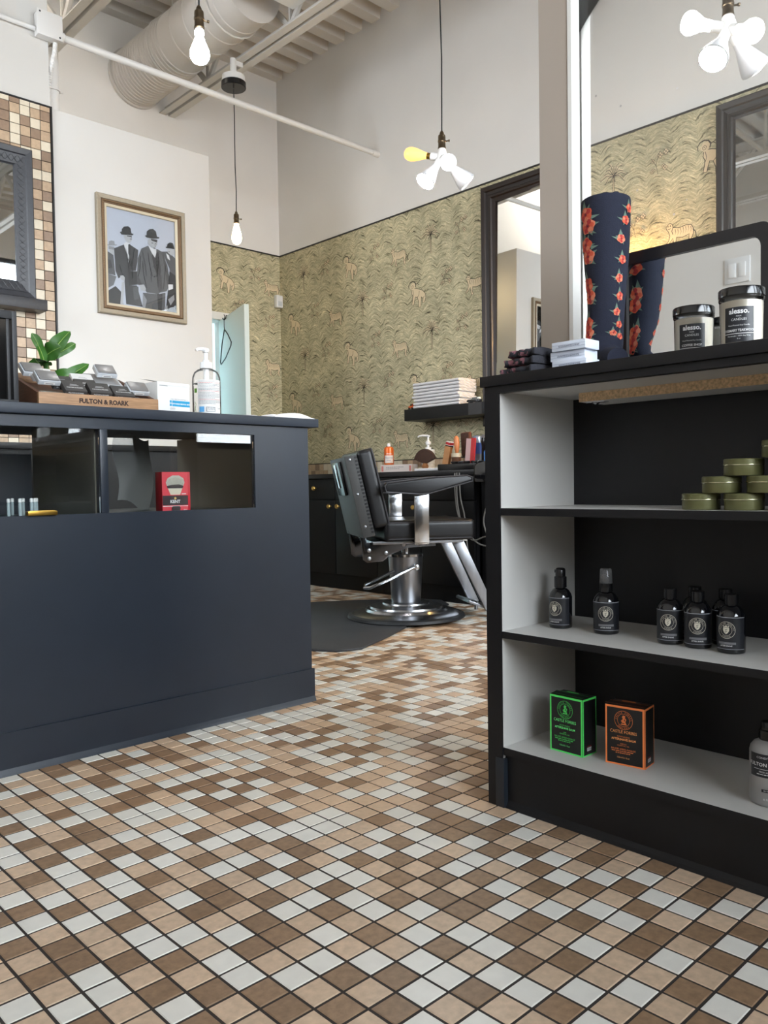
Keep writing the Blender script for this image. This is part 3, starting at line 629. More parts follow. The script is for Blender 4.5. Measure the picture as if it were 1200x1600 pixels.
TOW = mat('white terry cloth', (226, 224, 226), .9, bump=.5, bscale=350, sheen=.3)
def cloth(nm, lab, x0, x1, y0, y1, z, fold, seed):
    rr = random.Random(seed); ph = rr.uniform(0, 6)
    top = lambda u, v: z+.003+fold*(.5+.5*math.sin(7*u+ph+2*v))*(1-abs(2*u-1)**4)*(1-abs(2*v-1)**4)
    mb = MB(); mb.grid(lambda u, v: (x0+(x1-x0)*u+.004*math.sin(9*v+ph), y0+(y1-y0)*v+.004*math.sin(8*u), top(u, v)), 26, 14); mb.grid(lambda u, v: (x0+(x1-x0)*u+.004*math.sin(9*v+ph), y0+(y1-y0)*v+.004*math.sin(8*u), z+.0005), 26, 14)
    n = 26*14
    ed = [(i, 0) for i in range(26)]+[(25, j) for j in range(1, 14)]+[(i, 13) for i in range(24, -1, -1)]+[(0, j) for j in range(12, 0, -1)]
    id_ = [j*26+i for i, j in ed]
    for a, b in zip(id_, id_[1:]+id_[:1]): mb.f.append((a, b, n+b, n+a)); mb.m.append(0)
    o = mb.build(nm, TOW, None, smooth=70); tag(o, lab, 'towel'); return o
cloth('folded_towel', 'loosely folded white towel at the right end of the counter', 1.50, 1.660, 2.055, 2.22, ZT, .022, 3)
cloth('folded_towel', 'flat white cloth on the counter beside the sanitizer bottle', 1.385, 1.485, 2.09, 2.24, ZT, .009, 8)

# plant behind the tray
pl = thing('leafy_plant', 'leafy green fiddle-leaf plant standing behind the wooden tray', 'plant', (1.03, 2.62, ZT))
LEAF = mat('green leaf', (56, 100, 36), .4, var=.3, scale=12, rand=.15); 
MB().lathe([(.045, 0), (.06, .08), (.062, .085), (.055, .085), (.05, .075)], 20).build('pot', mat('white ceramic', (220, 218, 214), .3), pl)
MB().tube([(0, 0, .07), (.008, .0, .15), (.0, .0, .24)], .005, 7).build('stem', mat('plant stem', (92, 104, 54), .6), pl)
def leaf(base, tip, wd, curl, roll=0):
    b, t = Vector(base), Vector(tip); d = t-b; L = d.length; d.normalize(); side = d.cross(Vector((-.69, -.72, .25))).normalized(); n = side.cross(d)
    if roll: q = Matrix.Rotation(roll, 3, d); side = q @ side; n = q @ n
    def fn(u, v):
        s = (v**.55)*(1-v)**.45*1.7; s = min(1, s)*wd if 0 < v < 1 else .0015
        w_ = (u-.5)*2
        return b+d*(L*v)+side*(w_*s)+n*(curl*L*math.sin(v*2.4)+.28*wd*abs(w_)*min(1, s/wd+.01)+.004*math.sin(9*v)*w_)
    o = MB().grid(fn, 7, 14).build('leaf', LEAF, pl, smooth=70, fixn=False); k = MB().tube([fn(.5, v/8)+n*.0008 for v in range(9)], [.0016-.00015*i for i in range(9)], 5).build('midrib', mat('pale leaf rib', (150, 178, 96), .5), o); return o
Pz = .20
for q in (((0, 0, .19), (.075, -.02, .290), .030, .10, .0), ((0, 0, .20), (.098, .01, .262), .018, .06, .9), ((0, 0, .21), (.035, -.05, .235), .034, .25, .3), ((-.01, -.01, .18), (-.06, -.06, .20), .042, .2, -.3), ((0, 0, .17), (-.055, -.02, .272), .022, .1, 1.0), ((0, 0, .13), (.085, -.04, .150), .028, .25, .2), ((.0, 0, .10), (.135, -.01, .195), .024, .03, .2), ((0, 0, .09), (.10, -.03, .165), .016, .05, -.6), ((0, 0, .15), (-.02, -.09, .15), .036, .2, 0)): leaf(*q)

# ------------------------------------------------------------------ wall mirror, ledge and photograph on the left
FRB = mat('carved black frame', (44, 45, 50), .42, var=.15, scale=60)
lm = thing('carved_frame_mirror', 'black carved-frame mirror on the mosaic tile wall', 'mirror', (1.3, TY-.005, 2.0))
mx0, mx1, mz0, mz1 = .75, 1.622, 1.655, 2.402
lmi = MB().box(mx0+.085, mx1-.085, TY-.02, TY-.012, mz0+.085, mz1-.085).build('mirror_glass', MIRROR, lm, world=True, smooth=0)
def frame_strip(x0, x1, z0, z1, prof, y):      # mitred moulding: prof = (inset, proud)
    mb = MB(); n = len(prof)
    for i, p in enumerate(prof):
        a, d = p; mb.v += [Vector((x0+a, y-d, z0+a)), Vector((x1-a, y-d, z0+a)), Vector((x1-a, y-d, z1-a)), Vector((x0+a, y-d, z1-a))]
    for i in range(n-1):
        for q in range(4): mb.f.append((4*i+q, 4*i+(q+1) % 4, 4*i+4+(q+1) % 4, 4*i+4+q)); mb.m.append(0)
    return mb
frame_strip(mx0, mx1, mz0, mz1, [(0, 0), (0, .04), (.006, .046), (.03, .040), (.035, .034), (.08, .026), (.087, .02), (.087, .012)], TY-.005).build('moulding', FRB, lm, world=True, smooth=0)
cv = MB(); wd = .036
def carve(ax, a0, a1, fixed):
    n = int((a1-a0)/.03)
    for i in range(n):
        a = a0+(i+.5)*(a1-a0)/n
        for s in (-1, 1):
            for q in range(2):
                P = [(a-.013, fixed-s*.016), (a+.013, fixed+s*.016)]
                pts = [((u, TY-.0385, v) if ax == 'x' else (v, TY-.0385, u)) for u, v in P]
            cv.tube(pts, .0016, 4)
        cv.lathe([(.005, 0), (.003, .0022), (0, .003)], 6, ((a, TY-.0365, fixed) if ax == 'x' else (fixed, TY-.0365, a)), rotm(PI/2))
carve('x', mx0+.04, mx1-.04, mz1-.057); carve('x', mx0+.04, mx1-.04, mz0+.057); carve('z', mz0+.08, mz1-.08, mx1-.057)
co = cv.build('carving', FRB, lm, world=True, smooth=0)
for q in range(12):
    x = mx0+.08+q*.068
    if x < mx1-.05: MB().tube([(x-.03, TY-.05, mz0-.006), (x-.012, TY-.052, mz0+.006), (x+.006, TY-.052, mz0+.004), (x+.03, TY-.05, mz0-.006)], .003, 5).build('carved_scroll', FRB, lm, world=True)
ld = MB().box(.7, 1.655, TY-.105, TY-.004, 1.594, 1.648).build('wall_ledge', FRB, None, bevel=.004); tag(ld, 'black wooden ledge on the tile wall under the carved mirror', 'shelf')

pf = thing('framed_photograph', 'old black and white photograph of men in bowler hats in a gold frame', 'picture', (2.23, TY, 1.96))
GF = mat('champagne gilt frame', (150, 139, 120), .5, .25, var=.08, scale=90); GD = mat('antique bronze bead', (104, 80, 56), .45, .3, var=.25, scale=160); GL = mat('cream slip', (196, 183, 158), .5)
px0, px1, pz0, pz1 = 1.963, 2.495, 1.644, 2.284
frame_strip(px0, px1, pz0, pz1, [(0, 0), (0, .022), (.004, .026), (.024, .024), (.026, .020)], TY).build('outer_frame', GF, pf, world=True, smooth=0)
frame_strip(px0+.026, px1-.026, pz0+.026, pz1-.026, [(0, .020), (.004, .026), (.010, .026), (.013, .021), (.018, .021), (.020, .017)], TY).build('beaded_frame', GD, pf, world=True, smooth=0)
bd = MB()
for ax in range(4):
    L = (px1-px0 if ax < 2 else pz1-pz0)-.066; n = int(L/.009)
    for i in range(n):
        a = .033+(i+.5)*L/n
        c = ((px0+a, TY-.026, (pz0+.033 if ax == 0 else pz1-.033)) if ax < 2 else ((px0+.033 if ax == 2 else px1-.033), TY-.026, pz0+a))
        bd.lathe([(.0026, 0), (.0018, .002), (0, .0026)], 5, c, rotm(PI/2))
bd.build('beading', mat('gilt bead', (150, 120, 80), .4, .4), pf, world=True, smooth=60)
frame_strip(px0+.046, px1-.046, pz0+.046, pz1-.046, [(0, .017), (.002, .018), (.013, .014), (.015, .008)], TY).build('inner_slip', GL, pf, world=True, smooth=0)
qx0, qx1, qz0, qz1 = px0+.058, px1-.058, pz0+.058, pz1-.058
PIC = [
('l1', [(0.011, 0.606),(0.151, 0.626),(0.137, 0.614),(0.017, 0.597)]),
('l1', [(0.031, 0.609),(0.038, 0.644),(0.072, 0.657),(0.112, 0.655),(0.117, 0.621)]),
('l0', [(0.03, 0.594),(0.11, 0.595),(0.102, 0.564),(0.029, 0.564)]),
('l2', [(0.036, 0.565),(0.102, 0.564),(0.101, 0.509),(0.054, 0.513)]),
('d2', [(0.016, 0.537),(0.055, 0.523),(0.094, 0.508),(0.115, 0.301),(0.009, 0.308)]),
('d1', [(0.013, 0.457),(0.053, 0.453),(0.077, 0.376),(0.01, 0.358)]),
('d3', [(0.009, 0.308),(0.128, 0.292),(0.085, 0.198),(0.011, 0.16)]),
('d0', [(0.004, 0.129),(0.111, 0.191),(0.191, 0.139),(0.214, 0.011),(0.0, -0.0)]),
('l2', [(0.2, 0.241),(0.242, 0.255),(0.207, 0.01),(0.173, 0.012)]),
('d1', [(0.103, 0.579),(0.239, 0.639),(0.287, 0.635),(0.329, 0.652),(0.446, 0.612),(0.428, 0.482),(0.404, 0.387),(0.321, 0.376),(0.299, 0.333),(0.263, 0.288),(0.223, 0.314),(0.154, 0.276),(0.116, 0.351)]),
('d0', [(0.302, 0.445),(0.321, 0.376),(0.425, 0.384),(0.442, 0.248),(0.302, 0.22),(0.277, 0.31)]),
('d1', [(0.236, 0.305),(0.292, 0.332),(0.302, 0.222),(0.414, 0.234),(0.492, 0.016),(0.255, 0.02)]),
('d2', [(0.357, 0.208),(0.435, 0.226),(0.438, 0.093),(0.367, 0.076)]),
('l3', [(0.239, 0.647),(0.274, 0.672),(0.329, 0.662),(0.328, 0.641),(0.302, 0.455),(0.284, 0.534)]),
('d0', [(0.304, 0.65),(0.332, 0.658),(0.334, 0.551),(0.317, 0.523),(0.301, 0.556)]),
('l2', [(0.238, 0.739),(0.27, 0.767),(0.36, 0.758),(0.355, 0.701),(0.329, 0.67),(0.291, 0.668),(0.251, 0.706)]),
('d0', [(0.29, 0.741),(0.354, 0.747),(0.35, 0.734),(0.29, 0.731)]),
('d0', [(0.188, 0.757),(0.206, 0.77),(0.263, 0.761),(0.346, 0.774),(0.385, 0.772),(0.373, 0.756),(0.29, 0.747),(0.215, 0.738)]),
('d0', [(0.215, 0.756),(0.218, 0.797),(0.249, 0.827),(0.307, 0.841),(0.342, 0.826),(0.354, 0.769),(0.277, 0.755)]),
('l2', [(0.175, 0.306),(0.223, 0.316),(0.243, 0.296),(0.238, 0.255),(0.188, 0.269)]),
('d2', [(0.489, 0.634),(0.59, 0.679),(0.703, 0.575),(0.713, 0.665),(0.808, 0.642),(0.857, 0.527),(0.879, 0.265),(0.848, 0.224),(0.75, 0.198),(0.728, 0.18),(0.554, 0.177),(0.498, 0.233),(0.421, 0.245),(0.417, 0.347),(0.434, 0.523)]),
('d1', [(0.8, 0.625),(0.871, 0.508),(0.911, 0.311),(0.865, 0.285),(0.838, 0.408)]),
('d1', [(0.424, 0.348),(0.499, 0.244),(0.456, 0.239),(0.421, 0.256)]),
('d0', [(0.638, 0.582),(0.742, 0.638),(0.773, 0.443),(0.756, 0.377),(0.705, 0.392),(0.67, 0.461)]),
('d1', [(0.697, 0.381),(0.778, 0.391),(0.789, 0.234),(0.736, 0.197)]),
('l3', [(0.59, 0.684),(0.64, 0.665),(0.706, 0.659),(0.709, 0.618),(0.688, 0.563),(0.639, 0.613)]),
('l2', [(0.585, 0.741),(0.629, 0.763),(0.728, 0.762),(0.726, 0.709),(0.691, 0.671),(0.64, 0.671),(0.591, 0.7)]),
('d0', [(0.629, 0.759),(0.728, 0.762),(0.724, 0.732),(0.643, 0.741)]),
('d0', [(0.543, 0.778),(0.572, 0.788),(0.659, 0.791),(0.758, 0.796),(0.758, 0.781),(0.658, 0.764),(0.571, 0.763)]),
('d0', [(0.572, 0.78),(0.573, 0.827),(0.61, 0.856),(0.668, 0.87),(0.711, 0.848),(0.728, 0.781),(0.643, 0.772)]),
('l2', [(0.442, 0.243),(0.513, 0.256),(0.541, 0.217),(0.532, 0.186),(0.469, 0.189)]),
('d2', [(0.496, 0.166),(0.728, 0.18),(0.832, 0.207),(0.819, 0.005),(0.52, -0.002)]),
('d0', [(0.706, 0.178),(0.787, 0.192),(0.767, 0.0),(0.715, 0.001)]),
('l1', [(0.496, 0.161),(0.551, 0.094),(0.52, -0.002),(0.484, 0.005)]),
('d2', [(0.794, 0.645),(0.891, 0.659),(0.995, 0.598),(0.999, 0.31),(0.941, 0.314),(0.901, 0.48)]),
('d0', [(0.9, 0.448),(1.005, 0.407),(0.995, -0.0),(0.826, 0.0),(0.879, 0.276)]),
('l2', [(0.877, 0.683),(0.983, 0.698),(0.974, 0.638),(0.935, 0.622),(0.883, 0.647)]),
('d0', [(0.851, 0.708),(0.984, 0.714),(0.983, 0.701),(0.855, 0.694)]),
('d0', [(0.87, 0.707),(0.879, 0.742),(0.917, 0.763),(0.962, 0.762),(0.981, 0.714)]),
('l3', [(0.873, 0.301),(0.948, 0.31),(0.947, 0.262),(0.878, 0.238)]),
('l1', [(0.868, 0.137),(0.96, 0.199),(0.966, 0.146),(0.903, 0.076)]),
('l1', [(0.813, 0.047),(0.858, 0.072),(0.849, 0.008),(0.804, 0.006)]),
('l3', [(0.853, 0.638),(0.897, 0.617),(0.911, 0.566),(0.874, 0.582)]),
]
k = Ink(); k.rect(0, 0, 1, 1, 0)
for m_, p_ in PIC: k.poly([(min(1, max(0, a)), min(1, max(0, b))) for a, b in p_], {'d0': 1, 'd1': 2, 'd2': 3, 'd3': 4, 'l0': 5, 'l1': 5, 'l2': 6, 'l3': 7}[m_])
for x, y, s in ((.318, .755, 1), (.358, .757, 1), (.650, .712, 1), (.700, .712, 1), (.90, .655, .7)): k.rect(x-.012*s, y, x+.012*s, y+.006, 1)
k.stroke([(.345, .75), (.352, .725), (.342, .722)], .004, 3); k.rect(.325, .706, .352, .711, 2); k.stroke([(.685, .705), (.695, .68), (.684, .676)], .004, 3); k.rect(.662, .660, .694, .667, 2)
for p_ in ([(.262, .60), (.285, .50), (.335, .42)], [(.385, .62), (.365, .52), (.345, .43)], [(.585, .60), (.60, .48), (.64, .36)], [(.735, .58), (.73, .47), (.70, .36)], [(.17, .42), (.2, .33), (.24, .30)], [(.47, .55), (.46, .42), (.43, .33)], [(.50, .50), (.51, .36), (.55, .22)], [(.84, .5), (.82, .36), (.80, .24)]): k.stroke(p_, .005, 1)
for a in ((.28, .40, .30, .55), (.33, .30, .35, .5), (.60, .3, .62, .5), (.70, .25, .72, .52), (.5, .35, .55, .6)): k.stroke([(a[0], a[3]), ((a[0]+a[2])/2+.01, (a[1]+a[3])/2), (a[2], a[1])], .004, 1)
for x, y in ((.31, .47), (.33, .40), (.665, .47), (.67, .36), (.71, .53), (.715, .49)): k.circ(x, y, .006, 1, 8)
GR = lambda v: mat('photo grey %d' % v, (v, v+1, v+3), .5)
k.build('printed_photograph', [mat('photo sky', (186, 191, 202), .5, var=.04, scale=2), GR(18), GR(44), GR(76), GR(100), GR(140), GR(176), GR(206)], lambda u, v, d: Vector((qx0+(qx1-qx0)*u, TY-.0035-d, qz0+(qz1-qz0)*v)), pf, world=True)
MB().box(px0+.056, px1-.056, TY-.0095, TY-.0078, pz0+.056, pz1-.056).build('glazing', thin_glass('picture glass', (.99, .99, .99)), pf, world=True, smooth=0)
MB().box(px0+.004, px1-.004, TY-.0032, TY-.0002, pz0+.004, pz1-.004).build('backing', GL, pf, world=True, smooth=0)
# ------------------------------------------------------------------ retail shelf on the right
SX, SB, SY, SE = 1.365, 1.655, 1.115, .05
sh = thing('display_shelf', 'black retail shelf unit with pale grey shelves at the right', 'shelf', (1.5, .9, 0))
def sw(mb, nm, m, p=sh, **k): return mb.build(nm, m, p, world=True, **k)
def two(mb, nm, lab=None):        # black front edge, grey inside
    o = sw(mb, nm, [BLACK, GREYLAM], smooth=0, label=lab); return o
def board(x0, x1, y0, y1, z0, z1, grey):
    mb = MB().box(x0, x1, y0, y1, z0, z1)
    mb.m = [1 if f in grey else 0 for f in range(6)]; return mb     # faces: 0 -x, 1 +x, 2 -y, 3 +y, 4 -z, 5 +z
two(board(SX+.004, SB, 1.0765, SY, 0, .894, (2,)), 'side_panel')
two(board(SX+.004, SB, SE-.04, SE, 0, .894, (3,)), 'side_panel')
sw(MB().box(SX, SX+.004, 1.0765, SY, 0, .894), 'front_edge', BLACK, smooth=0)
sw(MB().box(SX, SX+.02, SE, 1.0765, .8795, .894), 'top_rail', BLACK, smooth=0)
two(board(SX+.02, SB, SE, 1.0765, .8815, .894, (4,)), 'under_top')
sw(MB().box(SX-.008, SB+.01, SE-.05, SY+.006, .8942, .9165), 'top', BLACK, bevel=.0015)
two(board(SX+.002, SB, SE, 1.0765, .6225, .638, (5, 4)), 'shelf'); two(board(SX+.002, SB, SE, 1.0765, .3625, .377, (5, 4)), 'shelf'); two(board(SX+.004, SB, SE, 1.0765, .112, .1285, (5,)), 'bottom_shelf')
sw(MB().box(SB-.012, SB, SE, 1.0765, .1285, .8814), 'back_panel', BLACK, smooth=0)
sw(MB().box(SX+.012, SX+.028, SE, 1.0765, 0, .112), 'kick_board', BLACK, smooth=0)
sw(MB().prism([(SX+.012, 0), (SX+.012, .014), (SX+.008, .005), (SX+.002, 0)], SE, 1.0765, 'y'), 'floor_cove', BLACK, smooth=0)
sw(MB().box(SX-.002, SX+.012, 1.0715, 1.094, 0, .105), 'corner_strip', mat('blue grey vinyl', (32, 38, 46), .4), bevel=.0006)
CHIP = mat('chipboard edge', (206, 176, 138), .8, var=.35, scale=160, bump=.3, bscale=160)
b = MB().box(SX+.16, SB-.03, SE, .985, .862, .8812); b.m = [0, 1, 1, 0, 1, 1]
sw(b, 'chipboard_strip', [CHIP, GREYLAM], smooth=0)
sw(MB().lathe([(.011, 0), (.011, .002), (.006, .004), (.004, .006), (0, .0065)], 14, (SX+.18, .955, .862), rotm(PI)).box(SX+.172, SX+.188, .93, .975, .8595, .862), 'metal_bracket', CHROME)

# bottles with a crest label
GOLD = mat('pale gold print', (208, 202, 186), .45); LBL = mat('black label', (27, 29, 35), .38); SILV = mat('silver line', (150, 152, 160), .35)
def crest_label(r, z0, z1, a0, parent):
    k = Ink(); k.rect(-r*1.35, z0, r*1.35, z1, 0, 20); k.rect(-r*1.35, z1-.0012, r*1.35, z1, 1, 20); k.rect(-r*1.35, z0, r*1.35, z0+.0008, 1, 20)
    cx, cy = 0, z0+(z1-z0)*.60
    k.ring(cx, cy, .0150, .0007, 2, 26); k.ring(cx, cy, .0098, .0005, 2, 22); k.arc_text('SUPERIOR QUALITY', cx, cy, .0112, .0024, 2, PI*1.02, -.05); k.arc_text('GOODS', cx, cy, -.0136, .0024, 2, PI*.70, PI*.30)
    k.poly([(cx-.0052, cy+.0045), (cx+.0052, cy+.0045), (cx+.0052, cy-.001), (cx+.003, cy-.005), (cx, cy-.0075), (cx-.003, cy-.005), (cx-.0052, cy-.001)], 2)
    k.poly([(cx-.0045, cy+.0052), (cx-.005, cy+.0082), (cx-.0024, cy+.0064), (cx, cy+.0088), (cx+.0024, cy+.0064), (cx+.005, cy+.0082), (cx+.0045, cy+.0052)], 2)
    k.stroke([(cx+.002, cy+.002), (cx-.0015, cy+.0005), (cx+.0012, cy-.002), (cx-.0018, cy-.004)], .0010, 0)
    zb = z0+(z1-z0)*.17
    k.rect(-.014, zb-.0008, .016, zb+.0035, 3, 8); k.text('AFTER SHAVE', 0, zb-.0045, .0023, 4, bold=.02)
    return k.build('crest_label', [LBL, SILV, GOLD, mat('grey band', (110, 110, 114), .5), INKW], cyl(r+.0002, a0), parent)
def bottle(lab, x, y, kind, z=.3773, turn=0, R_=.0245):
    t = thing('grooming_bottle', lab, 'bottle', (x, y, z), 0, 'black crest bottles on the middle shelf')
    body = [(R_-.003, 0), (R_-.0008, .001), (R_, .004), (R_, .066), (R_-.002, .0735), (R_-.007, .081), (R_-.011, .0845), (.0105, .0855), (.0105, .087)]
    MB().lathe(body, 28).build('body', BLKG, t)
    if kind == 'cap': MB().lathe([(.0118, .087), (.0122, .0875), (.0122, .1045), (.0112, .1058), (0, .106)], 20).build('screw_cap', BLKP, t, smooth=30)
    elif kind == 'pump':
        MB().lathe([(.0128, .0865), (.0132, .087), (.0132, .1095), (.0122, .1105), (.0108, .1105)], 20).build('collar', BLKP, t, smooth=30)
        m = MB(); m.lathe([(.0108, .1105), (.0108, .1235), (.0095, .1275), (.006, .129), (0, .1294)], 18); m.box(-.004, .004, .004, .0125, .118, .1245); m.build('pump_head', BLKP, t, smooth=50)
    else:
        MB().lathe([(.0130, .0865), (.0132, .087), (.0132, .1035), (.0115, .1045)], 20).build('collar', BLKP, t, smooth=30)
        MB().lathe([(.0075, .1045), (.0075, .120), (.005, .123), (0, .1232)], 14).build('spray_nozzle', BLKP, t)
        MB().lathe([(.0135, .1037), (.0133, .1037), (.0118, .1312), (.0105, .1335), (0, .134)], 22).build('clear_overcap', thin_glass('smoky clear cap', (.80, .83, .86), 1.45, .08, .10), t, smooth=40)
    crest_label(R_, .0085, .0665, math.atan2(-y, -x)+turn, t); return t
bottle('black pump bottle with a crest label, leftmost on the middle shelf', 1.49, 1.012, 'pump', turn=-.55)
bottle('black spray bottle with a clear overcap on the middle shelf', 1.495, .904, 'spray', turn=-.05, R_=.0258)
bottle('black screw-capped crest bottle, left one of the front row of three', 1.483, .757, 'cap', turn=-.18)
bottle('black screw-capped crest bottle in the middle of the front row of three', 1.480, .7005, 'cap', turn=-.05)
bottle('black screw-capped crest bottle, right one of the front row of three', 1.476, .636, 'cap', turn=-.35)
bottle('black screw-capped bottle peeping out behind the middle bottle', 1.542, .736, 'cap')
bottle('black screw-capped bottle half hidden behind the right front bottle', 1.541, .675, 'cap')

# cartons on the bottom shelf
def balm(lab, x, y, rz, edge, key):
    wd, dp, ht = .080, .048, .118
    t = thing('balm_carton', lab, 'box', (x, y, .1287), rz)
    K = mat('black carton', (18, 18, 19), .45); E = mat('%s edge print' % key, edge, .45); F = mat('%s foil print' % key, tuple(int(c*.9) for c in edge), .4)
    MB().box(0, dp, -wd, 0, 0, ht).build('carton', K, t, bevel=.0006)
    MB().add([(.001, 0, ht), (.001, -wd, ht), (dp*.5, -wd, ht+.003), (dp*.5, 0, ht+.003)], [(0, 1, 2, 3)]).build('tuck_flap', K, t, smooth=0)
    k = Ink(); b = .0042
    for r in ((0, 0, wd, b*.75), (0, ht-b, wd, ht), (0, 0, b*.8, ht), (wd-b, 0, wd, ht)): k.rect(*r, 0)
    cx, cy = wd*.47, ht*.765
    k.ring(cx, cy, .0185, .0008, 1); k.ring(cx, cy, .0125, .0007, 1); k.arc_text('CASTLE FORBES', cx, cy, .0138, .0033, 1, PI*1.0, 0); k.arc_text('SCOTLAND', cx, cy, -.0172, .003, 1, PI*.75, PI*.25)
    k.poly([(cx-.006, cy-.009), (cx+.007, cy-.009), (cx+.004, cy-.003), (cx+.006, cy+.002), (cx+.003, cy+.005), (cx+.004, cy+.009), (cx-.001, cy+.010), (cx-.003, cy+.006), (cx-.001, cy+.003), (cx-.005, cy-.001), (cx-.003, cy-.005)], 1)
    k.poly([(cx+.001, cy-.001), (cx+.004, cy-.001), (cx+.002, cy+.004)], 2); k.rect(cx-.004, cy-.0065, cx+.002, cy-.005, 2)
    k.text('CASTLE FORBES', cx, ht*.545, .0058, 3, sx=.92); k.text('MOISTURISING', cx, ht*.475, .0027, 1); k.text('AFTERSHAVE BALM', cx, ht*.425, .0042, 3, sx=.95, bold=.02)
    k.text('LIME' if key == 'green' else 'NEROLI', cx, ht*.355, .0026, 1); k.text('ESSENTIAL OIL', cx, ht*.325, .0026, 1); k.text('BAUME APRES-RASAGE', cx, ht*.262, .0034, 1)
    fake_lines(k, cx-.024, cx+.02, (ht*.235,), .0015, 1, 2); fake_lines(k, cx-.016, cx+.014, (ht*.205,), .0015, 1, 4); k.text('150ml/5.1 fl.oz', cx, ht*.125, .0030, 3)
    k.build('front_print', [E, F, K, mat('%s bright print' % key, tuple(min(255, int(c*1.1)+18) for c in edge), .45)], flat((0, 0, 0), (0, -1, 0), (0, 0, 1), (-1, 0, 0)), t)
    k = Ink()
    for r in ((0, 0, dp, b*.6), (0, ht-b, dp, ht), (0, 0, b*.7, ht), (dp-b*.5, 0, dp, ht)): k.rect(*r, 0)
    k.rect(dp*.30, .010, dp*.62, .017, 1); k.rect(dp*.30, .0178, dp*.62, .0205, 2)
    for q in range(7): k.rect(dp*.32+q*.002, .0115, dp*.32+q*.002+.0008, .0165, 3)
    k.build('side_print', [E, INKW, mat('maroon print', (120, 40, 40), .5), INK0], flat((0, -wd, 0), (1, 0, 0), (0, 0, 1), (0, -1, 0)), t)
    k = Ink()
    for r in ((0, 0, .0008, wd), (dp*.42, 0, dp*.42+.0008, wd*.98)): k.rect(*r, 0)
    k.rect(dp*.5, wd*.35, dp*.62, wd*.7, 1); k.build('top_print', [E, F], flat((0, -wd, ht+.0032), (1, 0, 0), (0, 1, 0), (0, 0, 1)), t); return t
balm('black aftershave balm carton edged in bright green on the bottom shelf', 1.428, .998, -.02, (92, 236, 112), 'green')
balm('black aftershave balm carton edged in orange on the bottom shelf', 1.437, .872, .14, (246, 138, 76), 'orange')
cb = thing('conditioner_bottle', 'silvery pump bottle of conditioner at the right end of the bottom shelf', 'bottle', (1.452, .560, .1287))
MB().lathe([(.029, 0), (.0312, .002), (.0318, .006), (.0318, .090), (.030, .098), (.025, .105), (.017, .109), (.0145, .110), (.0145, .112)], 30).build('body', mat('silver grey bottle', (152, 151, 150), .3, .2), cb)
MB().lathe([(.0160, .110), (.0162, .1105), (.0162, .126), (.013, .128), (.013, .139), (.0115, .141), (0, .1415)], 22).tube([(0, 0, .136), (-.016, -.018, .1375), (-.026, -.028, .134)], [.006, .005, .004], 8).build('pump_head', BLKP, cb, smooth=45)
a0 = math.atan2(-.56, -1.452)
k = Ink(); k.rect(-.034, .051, .034, .091, 0, 18); k.text('CONDITIONER', -.002, .083, .0034, 1, sx=1.1); k.text('FULTON & ROARK', 0, .070, .0058, 1, bold=.02); k.rect(-.026, .0645, .026, .0652, 1, 10); k.text('FRESH AND CLEAN', 0, .059, .0026, 1); fake_lines(k, -.02, .02, (.0555,), .0012, 1, 6)
k.rect(-.012, .026, .012, .031, 0, 6); k.text('BLUE RIDGE', 0, .0275, .0022, 1); k.text('8 FL OZ', .0, .012, .0036, 1)
k.build('wrap_label', [LBL, INKW], cyl(.0320, a0), cb)

# olive tins in a pyramid
OLV = mat('olive painted tin', (100, 100, 64), .36, .25, var=.05, scale=20); OLL = mat('olive tin rim', (176, 174, 140), .2, .7)
tp = None; TR, TH = .0325, .0292
pyr = [(1.412, .662, 0), (1.412, .586, 0), (1.412, .508, 0), (1.412, .43, 0), (1.413, .6255, 1), (1.414, .548, 1), (1.413, .469, 1), (1.415, .588, 2), (1.415, .507, 2), (1.416, .524, 3)]
names = ['leftmost of the bottom row of the pyramid', 'second from the left in the bottom row of the pyramid', 'third from the left in the bottom row of the pyramid', 'last in the bottom row of the pyramid', 'first in the second row of the pyramid', 'second in the second row of the pyramid', 'third in the second row of the pyramid', 'first in the third row of the pyramid', 'second in the third row of the pyramid', 'at the very top of the pyramid']
for (x, y, l), nm in zip(pyr, names):
    lab = 'flat round olive tin, '+nm; loc = (x, y, .6382+l*(TH+.0002))
    if tp is None:
        tp = thing('pomade_tin', lab, 'tin', loc, 0, 'olive tins stacked in a pyramid')
        MB().lathe([(TR-.003, 0), (TR-.0012, .0005), (TR-.0004, .002), (TR-.0004, .0175)], 36).build('tin_base', OLV, tp)
        MB().lathe([(TR-.0004, .0172), (TR+.0009, .0173), (TR+.0012, .0182), (TR+.0009, .0191), (TR+.0001, .0193)], 36).build('rolled_rim', OLL, tp)
        MB().lathe([(TR+.0001, .0192), (TR+.0001, .0272), (TR-.0012, .0287), (TR-.003, .0289), (TR-.0045, .0283), (0, .0283)], 36).build('tin_lid', OLV, tp)
    else: dup(tp, loc, rz=x*40, label=lab)

# ------------------------------------------------------------------ on top of the shelf
TZ = .9167
